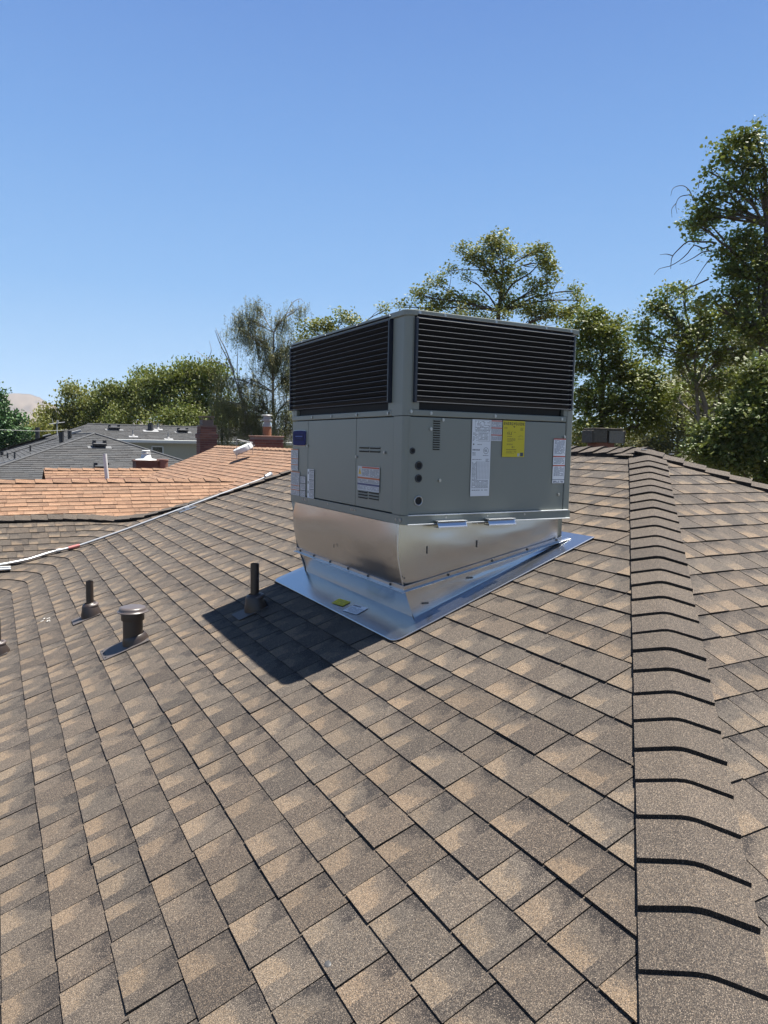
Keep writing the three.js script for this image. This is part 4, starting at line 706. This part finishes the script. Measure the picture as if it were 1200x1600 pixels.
// blobs: [px, py, rx, ry, dz, share]; sprigs gather in clumps within each blob, twigs reach from the trunk to them
function tree(name, label, { depth, foot, top, blobs, leaf, bark = barkDark, sprigGeo, clump = .5, perClump = 14, clumps = 10, trunkR = .2, tint = .25, droop = 0, bare = [], shell = .55, group, fork = .45 }) {
  const basePt = at(foot[0], foot[1], depth); basePt.y = GROUND;
  const t = thing(name, label, 'tree', basePt, group);
  const m = depth / FOCAL, wood = [], inst = [];
  const topPt = at(top[0], top[1], depth);
  const trunkPts = [], trunkRad = []; for (let i = 0; i <= 8; i++) { const k = i / 8; const p = V3(0, 0, 0).lerpVectors(basePt, topPt, k); p.x += Math.sin(k * 5 + foot[0]) * .25 * k * (1 - k) * 4 * .4; p.z += Math.cos(k * 4 + foot[0]) * .2 * k * (1 - k) * 2; trunkPts.push(p); trunkRad.push(trunkR * (1 - k * .86) + .01); }
  mesh('trunk', limb(trunkPts.map(p => p.clone().sub(basePt)), trunkRad, 9), bark, t);
  const bend = (a, b, r1, r2, n = 5, sag = .12) => { const L = a.distanceTo(b), pts = [], rad = []; const o = V3(gauss(), gauss() * .6 + .4, gauss()).multiplyScalar(L * sag); for (let i = 0; i <= n; i++) { const k = i / n; pts.push(V3(0, 0, 0).lerpVectors(a, b, k).addScaledVector(o, Math.sin(k * Math.PI)).add(V3(gauss(), gauss(), gauss()).multiplyScalar(k > 0 && k < 1 ? L * .015 : 0)).sub(basePt)); rad.push(r1 + (r2 - r1) * k); } wood.push(limb(pts, rad, 5)); return pts.map(p => p.add(basePt)); };
  for (const [px, py, rx, ry, dz = 0, share = 1] of blobs) {
    const c = at(px, py, depth + dz), rX = rx * m, rY = ry * m, rZ = (rX + rY) * .5;
    let j = 0, bd = 1e9; trunkPts.forEach((p, i) => { const d = p.distanceTo(c) + (p.y > c.y - rY * .3 ? 3 : 0) + (i < 8 * fork ? 2 : 0); if (d < bd) { bd = d; j = i; } });
    const lim = bend(trunkPts[j], c, Math.max(.02, trunkRad[j] * .55), .018, 6);
    const n = Math.max(1, Math.round(clumps * share));
    for (let i = 0; i < n; i++) {
      const dir = V3(gauss(), gauss(), gauss()).normalize(), rad = Math.pow(rnd(), shell);
      const p = c.clone().addScaledVector(RT, dir.x * rX * rad).addScaledVector(UP, dir.y * rY * rad).addScaledVector(FW, dir.z * rZ * rad);
      if (i % 2 === 0 || rad > .75) bend(lim[2 + Math.floor(rnd() * 4)], p, .016, .004, 4, .1);
      const cr = clump * rr(.6, 1.3), shade = rr(1 - tint, 1 + tint);
      for (let k = 0; k < perClump; k++) {
        const o = V3(gauss(), gauss() * .7, gauss()).multiplyScalar(cr);
        inst.push([p.clone().add(o).sub(basePt), shade * rr(.8, 1.2), rr(-1, 1)]);
      }
    }
  }
  for (const path of bare) { const pts = path.map(q => at(q[0], q[1], depth + (q[3] || 0)).sub(basePt)); const c = new THREE.CatmullRomCurve3(pts).getPoints(14); wood.push(limb(c, c.map((_, i) => (path[0][2] || .03) * (1 - i / 16) + .003), 5)); }
  if (wood.length) mesh('limbs', wood, bark, t);
  const crown = new THREE.InstancedMesh(sprigGeo, leaf, inst.length); crown.name = 'crown'; crown.castShadow = crown.receiveShadow = true;
  const col = new THREE.Color();
  inst.forEach(([p, s, h], i) => { const k = rr(.8, 1.25); Q.setFromEuler(droop ? EU.set(gauss() * .15, rnd() * 6.3, gauss() * .15) : EU.set(gauss() * .6, rnd() * 6.3, gauss() * .6)); crown.setMatrixAt(i, M4.compose(p, Q, V3(k, k, k))); crown.setColorAt(i, col.setRGB(s * (1 + h * .12), s, s * (1 - h * .2))); });
  crown.userData.kind = 'stuff'; t.add(crown);
  return t;
}
const sp12 = sprig('lobed', .105, 11, .25), spNear = sprig('lobed', .092, 10, .2), spFar = sprig('oval', .15, 12, .34), spSmall = sprig('oval', .13, 10, .18);
const green = leafMat(.185, .215, .042, .62), greenDark = leafMat(.165, .2, .05, .62), olive = leafMat(.235, .248, .058, .62), birchLeaf = leafMat(.245, .248, .11, .58), conifer = leafMat(.06, .12, .04, .2);

// row of plane trees on the left
tree('plane_tree', 'low yellow green tree furthest left above the grey roof', { depth: 46, foot: [95, 700], top: [100, 640], trunkR: .25, sprigGeo: spFar, leaf: olive, clump: .55, perClump: 12, clumps: 16, group: 'leafy trees behind the grey roof',
  blobs: [[78, 652, 20, 20, 0, .8], [110, 635, 18, 28, 0, 1], [90, 668, 34, 20, 2, 1.2], [138, 634, 20, 30, 0, 1.2], [120, 666, 36, 20, 0, 1.3], [62, 675, 24, 16, -2, .8], [114, 610, 8, 9, 0, .3]] });
tree('plane_tree', 'rounded yellow green tree in the middle of the left row', { depth: 45, foot: [190, 700], top: [188, 620], trunkR: .3, sprigGeo: spFar, leaf: green, clump: .55, perClump: 12, clumps: 16, group: 'leafy trees behind the grey roof',
  blobs: [[172, 614, 22, 20, 0, 1], [200, 626, 24, 24, 0, 1.2], [160, 640, 26, 28, 0, 1.3], [190, 655, 42, 24, -1, 1.6], [215, 606, 16, 18, 0, .7], [225, 640, 28, 30, 1, 1.3], [226, 586, 10, 12, 1, .4]] });
tree('plane_tree', 'tallest yellow green tree of the left row beside the birch', { depth: 43, foot: [290, 700], top: [290, 600], trunkR: .32, sprigGeo: spFar, leaf: green, clump: .6, perClump: 12, clumps: 18, group: 'leafy trees behind the grey roof',
  blobs: [[262, 598, 26, 22, 0, 1.2], [300, 588, 28, 22, 0, 1.3], [334, 588, 26, 24, 0, 1.2], [250, 630, 30, 30, 0, 1.4], [292, 626, 36, 34, 0, 1.8], [335, 634, 34, 36, 0, 1.6], [275, 655, 44, 18, -2, 1.3], [320, 665, 40, 20, -2, 1.3], [236, 602, 12, 16, 0, .5], [375, 650, 34, 40, 3, 1.2]] });
tree('fir_tree', 'dark green tree at the very left edge of the picture', { depth: 37, foot: [-14, 700], top: [-14, 600], trunkR: .2, sprigGeo: spSmall, leaf: conifer, clump: .5, perClump: 14, clumps: 14, group: null,
  blobs: [[-22, 660, 34, 36, 0, 2], [12, 664, 24, 26, 0, 1.6], [22, 680, 18, 14, 0, .8], [-6, 634, 7, 16, 0, .5], [-7, 615, 4, 9, 0, .2], [0, 690, 36, 16, 0, 1]] });
// weeping birch left of the unit
tree('birch_tree', 'loose drooping birch with pale bare limbs left of the unit', { depth: 29, foot: [420, 720], top: [428, 520], trunkR: .13, bark: barkPale, sprigGeo: strand(.07, 30, .42), leaf: birchLeaf, clump: .5, perClump: 8, clumps: 18, droop: 1, tint: .3, fork: .2, shell: .8,
  blobs: [[400, 478, 10, 10, 0, .5], [388, 500, 20, 18, 0, 1], [372, 515, 12, 20, 0, .6], [406, 530, 26, 30, 0, 1.6], [440, 500, 10, 18, 0, .6], [452, 540, 20, 36, 0, 1.3], [424, 560, 30, 36, 0, 2], [385, 590, 26, 34, 0, 1.1], [450, 590, 26, 40, 0, 1.8], [360, 628, 24, 36, 0, 1.2], [410, 630, 40, 40, 0, 2.4], [450, 650, 30, 36, 0, 2], [375, 666, 36, 26, 0, 1.6], [425, 680, 40, 22, 0, 1.6], [470, 480, 3, 6, 0, .16], [459, 484, 2, 4, 0, .12], [348, 645, 16, 36, 0, 1], [352, 590, 12, 26, 0, .5], [340, 680, 20, 18, 0, .8], [395, 660, 40, 30, 1, 2], [462, 620, 16, 40, 1, 1.2]],
  bare: [[[398, 700, .05], [388, 660], [376, 620], [360, 570], [345, 540], [336, 516]], [[366, 582, .03], [352, 545], [342, 525], [337, 512]], [[362, 575, .022], [340, 566], [318, 556], [306, 548]], [[326, 560, .014], [330, 548], [327, 532]], [[392, 672, .03], [400, 655], [412, 640], [425, 600]], [[380, 632, .04], [371, 590], [372, 540]], [[440, 520, .018], [448, 490], [458, 472], [470, 467], [474, 472]], [[392, 690, .03], [376, 684], [368, 664]], [[404, 560, .02], [398, 520], [398, 480]]] });
// plane tree behind the unit
tree('plane_tree', 'broad plane tree with an airy top directly behind the unit', { depth: 31, foot: [760, 720], top: [785, 430], trunkR: .3, bark: barkDark, sprigGeo: sp12, leaf: olive, clump: .27, perClump: 6, clumps: 10, tint: .25, shell: .55, fork: .35,
  blobs: [[768, 378, 22, 14, 0, 1.0], [748, 398, 22, 12, 0, .8], [785, 398, 26, 18, 0, 1.2], [722, 392, 9, 8, 0, .25], [735, 405, 10, 6, 0, .25], [833, 393, 24, 12, 0, .9], [852, 412, 22, 14, 0, .9], [862, 435, 12, 12, 0, .5], [760, 425, 26, 12, 0, .9], [795, 430, 26, 18, 0, 1.0], [778, 452, 18, 14, 0, .8], [702, 424, 6, 6, 0, .2], [682, 444, 16, 8, 0, .45], [660, 462, 20, 9, 0, .7], [700, 470, 26, 13, 0, 1], [738, 478, 26, 16, 0, 1.1], [672, 485, 40, 12, 0, 1.0], [840, 458, 26, 16, 0, 1.2], [800, 480, 36, 22, 0, 1.7], [850, 490, 36, 20, 0, 1.8], [890, 492, 22, 18, 0, .9], [905, 470, 12, 10, 0, .35], [895, 455, 6, 5, 0, .15], [630, 480, 8, 4, 0, .2], [725, 433, 6, 5, 0, .18], [735, 500, 80, 14, 0, 1.6]],
  bare: [[[785, 470, .06], [800, 445], [830, 425], [852, 400]], [[785, 465, .05], [775, 430], [768, 395], [765, 368]], [[780, 450, .03], [750, 420], [728, 405], [716, 385]], [[690, 480, .02], [702, 450], [706, 422]], [[860, 470, .02], [866, 450], [880, 430]]] });
tree('plane_tree', 'small leafy tree showing over the left top edge of the unit', { depth: 33, foot: [520, 720], top: [510, 540], trunkR: .16, sprigGeo: sp12, leaf: olive, clump: .3, perClump: 8, clumps: 8, tint: .2,
  blobs: [[488, 512, 20, 10, 0, .9], [508, 510, 16, 8, 0, .6], [536, 500, 8, 12, 0, .45], [553, 505, 8, 6, 0, .25], [476, 540, 24, 26, 0, 1.6], [530, 530, 24, 18, 0, 1], [603, 484, 7, 3, 0, .2], [470, 600, 24, 50, 0, 2.2], [580, 510, 20, 14, 0, .5]] });
tree('plane_tree', 'dense green tree filling the view right of the unit', { depth: 26, foot: [945, 740], top: [940, 560], trunkR: .24, sprigGeo: sp12, leaf: green, clump: .4, perClump: 7, clumps: 15, tint: .28, shell: .45,
  blobs: [[915, 520, 24, 22, 0, 1.2], [945, 530, 24, 26, 0, 1.3], [905, 560, 26, 34, 0, 1.6], [950, 570, 34, 34, 0, 2], [985, 580, 26, 26, 0, 1.3], [1015, 590, 22, 26, 0, 1.1], [920, 620, 40, 34, 0, 2.2], [975, 625, 40, 34, 0, 2.2], [1020, 632, 24, 34, 0, 1.4], [930, 665, 44, 26, 0, 2], [1000, 665, 44, 26, 0, 2], [967, 506, 7, 8, 0, .18], [930, 500, 16, 10, 0, .5], [1045, 620, 12, 18, 0, .5]],
  bare: [[[955, 560, .02], [962, 535], [966, 512]]] });
// big tree on the right
tree('sycamore_tree', 'tall dark sycamore rising at the right edge with bare dead twigs', { depth: 19, foot: [1215, 780], top: [1195, 260], trunkR: .26, bark: barkDark, sprigGeo: spNear, leaf: greenDark, clump: .25, perClump: 4, clumps: 8, tint: .3, shell: .5, fork: .3,
  blobs: [[1150, 222, 30, 18, 0, 1.4], [1180, 216, 26, 14, 0, 1.1], [1122, 246, 18, 16, 0, .9], [1160, 258, 40, 24, 0, 2.4], [1195, 255, 24, 34, 0, 1.6], [1185, 295, 30, 22, 0, 1.8], [1140, 300, 22, 14, 0, .9], [1108, 268, 8, 8, 0, .2], [1096, 345, 22, 20, 0, 1], [1122, 310, 12, 9, 0, .4], [1100, 322, 16, 18, 0, .9], [1090, 352, 18, 16, 0, 1], [1116, 340, 16, 16, 0, .8], [1150, 325, 22, 10, 0, .6], [1205, 330, 20, 30, 0, 1.2], [1160, 370, 24, 16, 0, 1.4], [1140, 392, 26, 14, 0, 1.3], [1190, 385, 30, 30, 0, 2.2], [1160, 415, 36, 18, 0, 2.2], [1135, 428, 20, 12, 0, .9], [1185, 440, 32, 28, 0, 2.2], [1140, 455, 24, 14, 0, 1.0], [1115, 470, 20, 12, 0, .9], [1180, 520, 40, 34, 0, 3], [1150, 505, 24, 20, 0, 1.4], [1165, 470, 28, 18, 0, 1.4], [1210, 480, 20, 50, 0, 2]],
  bare: [[[1118, 382, .03], [1112, 378], [1095, 378], [1076, 377], [1060, 390], [1050, 402], [1048, 420]], [[1112, 384, .018], [1098, 388], [1085, 383], [1075, 395], [1062, 407], [1046, 416], [1030, 420], [1022, 429]], [[1112, 392, .016], [1098, 394], [1085, 402], [1070, 410], [1062, 413]], [[1052, 400, .012], [1042, 397], [1031, 398]], [[1115, 398, .012], [1102, 414], [1090, 432], [1082, 446]], [[1132, 376, .03], [1118, 360], [1104, 345]], [[1108, 312, .014], [1108, 294], [1115, 276]], [[1084, 314, .012], [1076, 296], [1066, 290], [1052, 294], [1048, 306]], [[1080, 304, .01], [1062, 308], [1056, 320], [1058, 334]], [[1056, 318, .008], [1050, 326], [1050, 340]], [[1091, 294, .008], [1094, 280], [1102, 272]], [[1148, 318, .02], [1160, 310], [1180, 312], [1205, 300]], [[1107, 436, .022], [1090, 444], [1072, 452], [1058, 464], [1050, 470]], [[1088, 446, .012], [1084, 456], [1076, 464]]] });
tree('sycamore_tree', 'spreading sycamore low on the right with a pale leaning limb', { depth: 22, foot: [1110, 760], top: [1085, 560], trunkR: .14, bark: barkMid, sprigGeo: spNear, leaf: green, clump: .28, perClump: 5, clumps: 9, tint: .3, shell: .5,
  blobs: [[1040, 462, 18, 8, 0, .6], [1066, 452, 8, 10, 0, .4], [1025, 480, 22, 14, 0, 1], [1050, 488, 24, 14, 0, 1], [1000, 512, 16, 16, 0, .9], [1020, 540, 16, 10, 0, .6], [1028, 555, 8, 8, 0, .3], [1004, 530, 14, 10, 0, .5], [1050, 520, 22, 22, 0, 1.0], [1078, 545, 30, 24, 0, 1.8], [1110, 520, 32, 28, 0, 2], [1096, 500, 20, 14, 0, .8], [1130, 560, 36, 34, 0, 2.4], [1060, 572, 14, 12, 0, .6], [1094, 600, 28, 14, 0, .8], [1150, 610, 36, 34, 0, 2.4], [1175, 540, 34, 44, 0, 3], [1090, 482, 12, 5, 0, .3], [1130, 492, 30, 16, 0, 1.4], [1075, 520, 26, 20, 2, 1.6], [1120, 590, 34, 30, 2, 2], [1070, 560, 22, 18, 2, 1], [1160, 480, 34, 24, 1, 2], [1100, 640, 34, 26, 3, 2], [1060, 620, 24, 22, 3, 1.4], [1140, 640, 34, 34, 2, 2.4]],
  bare: [[[1108, 660, .09], [1098, 620], [1082, 590], [1072, 570], [1062, 545]], [[1088, 600, .04], [1100, 570], [1120, 540]], [[1102, 640, .03], [1080, 615], [1060, 600]]] });
tree('oak_tree', 'dark shaded tree massed behind the right hand hip of the roof', { depth: 17.5, foot: [1200, 790], top: [1190, 600], trunkR: .22, sprigGeo: spNear, leaf: greenDark, clump: .3, perClump: 9, clumps: 13, tint: .3,
  blobs: [[1150, 660, 30, 34, 0, 2], [1185, 640, 34, 44, 0, 3], [1120, 680, 26, 28, 0, 1.6], [1170, 710, 40, 34, 0, 2.8], [1205, 700, 30, 60, 0, 3], [1130, 720, 26, 18, 0, 1], [1190, 590, 30, 30, 0, 2], [1090, 700, 18, 14, 0, .8], [1205, 760, 30, 30, 0, 1.4]] });
tree('oak_tree', 'grey green tree in the gap behind the right trees', { depth: 33, foot: [1060, 740], top: [1060, 640], trunkR: .2, sprigGeo: sp12, leaf: birchLeaf, clump: .5, perClump: 12, clumps: 15, tint: .3,
  blobs: [[1050, 625, 36, 22, 0, 1.5], [1090, 640, 36, 30, 0, 2], [1050, 665, 44, 26, 0, 2], [1095, 680, 36, 30, 0, 2], [1040, 695, 50, 18, 0, 1.8], [980, 690, 60, 20, 0, 1.8], [915, 690, 50, 24, 0, 2], [1010, 715, 90, 20, 0, 2.4], [1120, 730, 60, 26, 0, 2], [1130, 640, 30, 50, 0, 2], [1150, 560, 50, 60, 4, 3.4], [1080, 600, 50, 34, 2, 3], [1110, 660, 50, 40, 0, 3], [1170, 620, 50, 60, 0, 3]] });

// ------------------------------------------------------------------ far country
{
  const g = new THREE.CircleGeometry(7000, 64).rotateX(-Math.PI / 2); const m = mesh('ground', g, std(.11, .10, .06, .95), scene); m.position.y = GROUND; tag(m, null, null, null, 'structure');
}
{
  const prof = [[-420, 640], [-220, 634], [-120, 624], [-60, 619], [0, 617], [22, 614.5], [45, 615.5], [60, 620], [75, 630], [100, 641], [140, 650], [200, 656], [330, 664]];
  const pos = [], idx = [], rows = 14; const d0 = 1900, d1 = 2600;
  const nX = 140;
  for (let j = 0; j <= rows; j++) for (let i = 0; i <= nX; i++) {
    const px = -420 + 750 * i / nX; let k = 0; while (k < prof.length - 2 && px > prof[k + 1][0]) k++;
    const py = prof[k][1] + (prof[k + 1][1] - prof[k][1]) * smooth(0, 1, (px - prof[k][0]) / (prof[k + 1][0] - prof[k][0]));
    const crest = at(px, py, d1), base = at(px, 684 + (px) * .0196 + 6, d0), t = j / rows, p = V3(0, 0, 0).lerpVectors(base, crest, t);
    p.y = base.y + (crest.y - base.y) * Math.pow(t, .8) + perlin.noise(p.x * .012, p.z * .012, 2) * 14 * Math.sin(t * Math.PI) + perlin.noise(p.x * .03, p.z * .03, 5) * 6 * Math.sin(t * Math.PI); p.y = Math.max(p.y, GROUND - 1);
    pos.push(p.x, p.y, p.z); if (i && j) { const a = j * (nX + 1) + i; idx.push(a - nX - 2, a - nX - 1, a, a - nX - 2, a, a - 1); }
  }
  const g = new THREE.BufferGeometry(); g.setAttribute('position', new THREE.Float32BufferAttribute(pos, 3)); g.setIndex(idx); g.computeVertexNormals();
  const col = []; for (let i = 0; i < pos.length; i += 3) { const n = perlin.noise(pos[i] * .008, pos[i + 2] * .008, 9) + .6 * perlin.noise(pos[i] * .03, pos[i + 1] * .03, 3); const k = n > .28 ? .62 : 1 + n * .12; col.push(.118 * k, .084 * k, .05 * k); } g.setAttribute('color', new THREE.Float32BufferAttribute(col, 3));
  const m = mesh('dry_hills', g, new THREE.MeshStandardMaterial({ vertexColors: true, roughness: .95 }), scene); tag(m, null, null, null, 'structure');
}
{
  const cone = []; for (let i = 0; i < 5; i++) cone.push(new THREE.ConeGeometry(1.7 - i * .3, 2.6, 7).rotateY(i).translate(0, 1.5 + i * 1.5, 0)); const cg = join(cone);
  const spots = []; for (let i = 0; i < 240; i++) { const px = rr(-90, 130), d = rr(480, 640), p = at(px, 650 + rr(-2, 26) + Math.abs(px - 45) * .05, d); spots.push(p); }
  const im = new THREE.InstancedMesh(cg, std(.03, .05, .035, .9), spots.length); im.name = 'far_wood'; spots.forEach((p, i) => { const h = rr(1.0, 1.9); const y = p.y - 10 * h; im.setMatrixAt(i, M4.compose(V3(p.x, y, p.z), Q.setFromEuler(EU.set(0, rnd() * 6, 0)), V3(h * 1.3, h, h * 1.3))); });
  scene.add(im); tag(im, 'dark wood of conifers at the foot of the dry hills', 'wood', null, 'stuff');
}
scene.fog = new THREE.FogExp2(new THREE.Color(.62, .72, .86), .00012);

renderer.render(scene, camera);
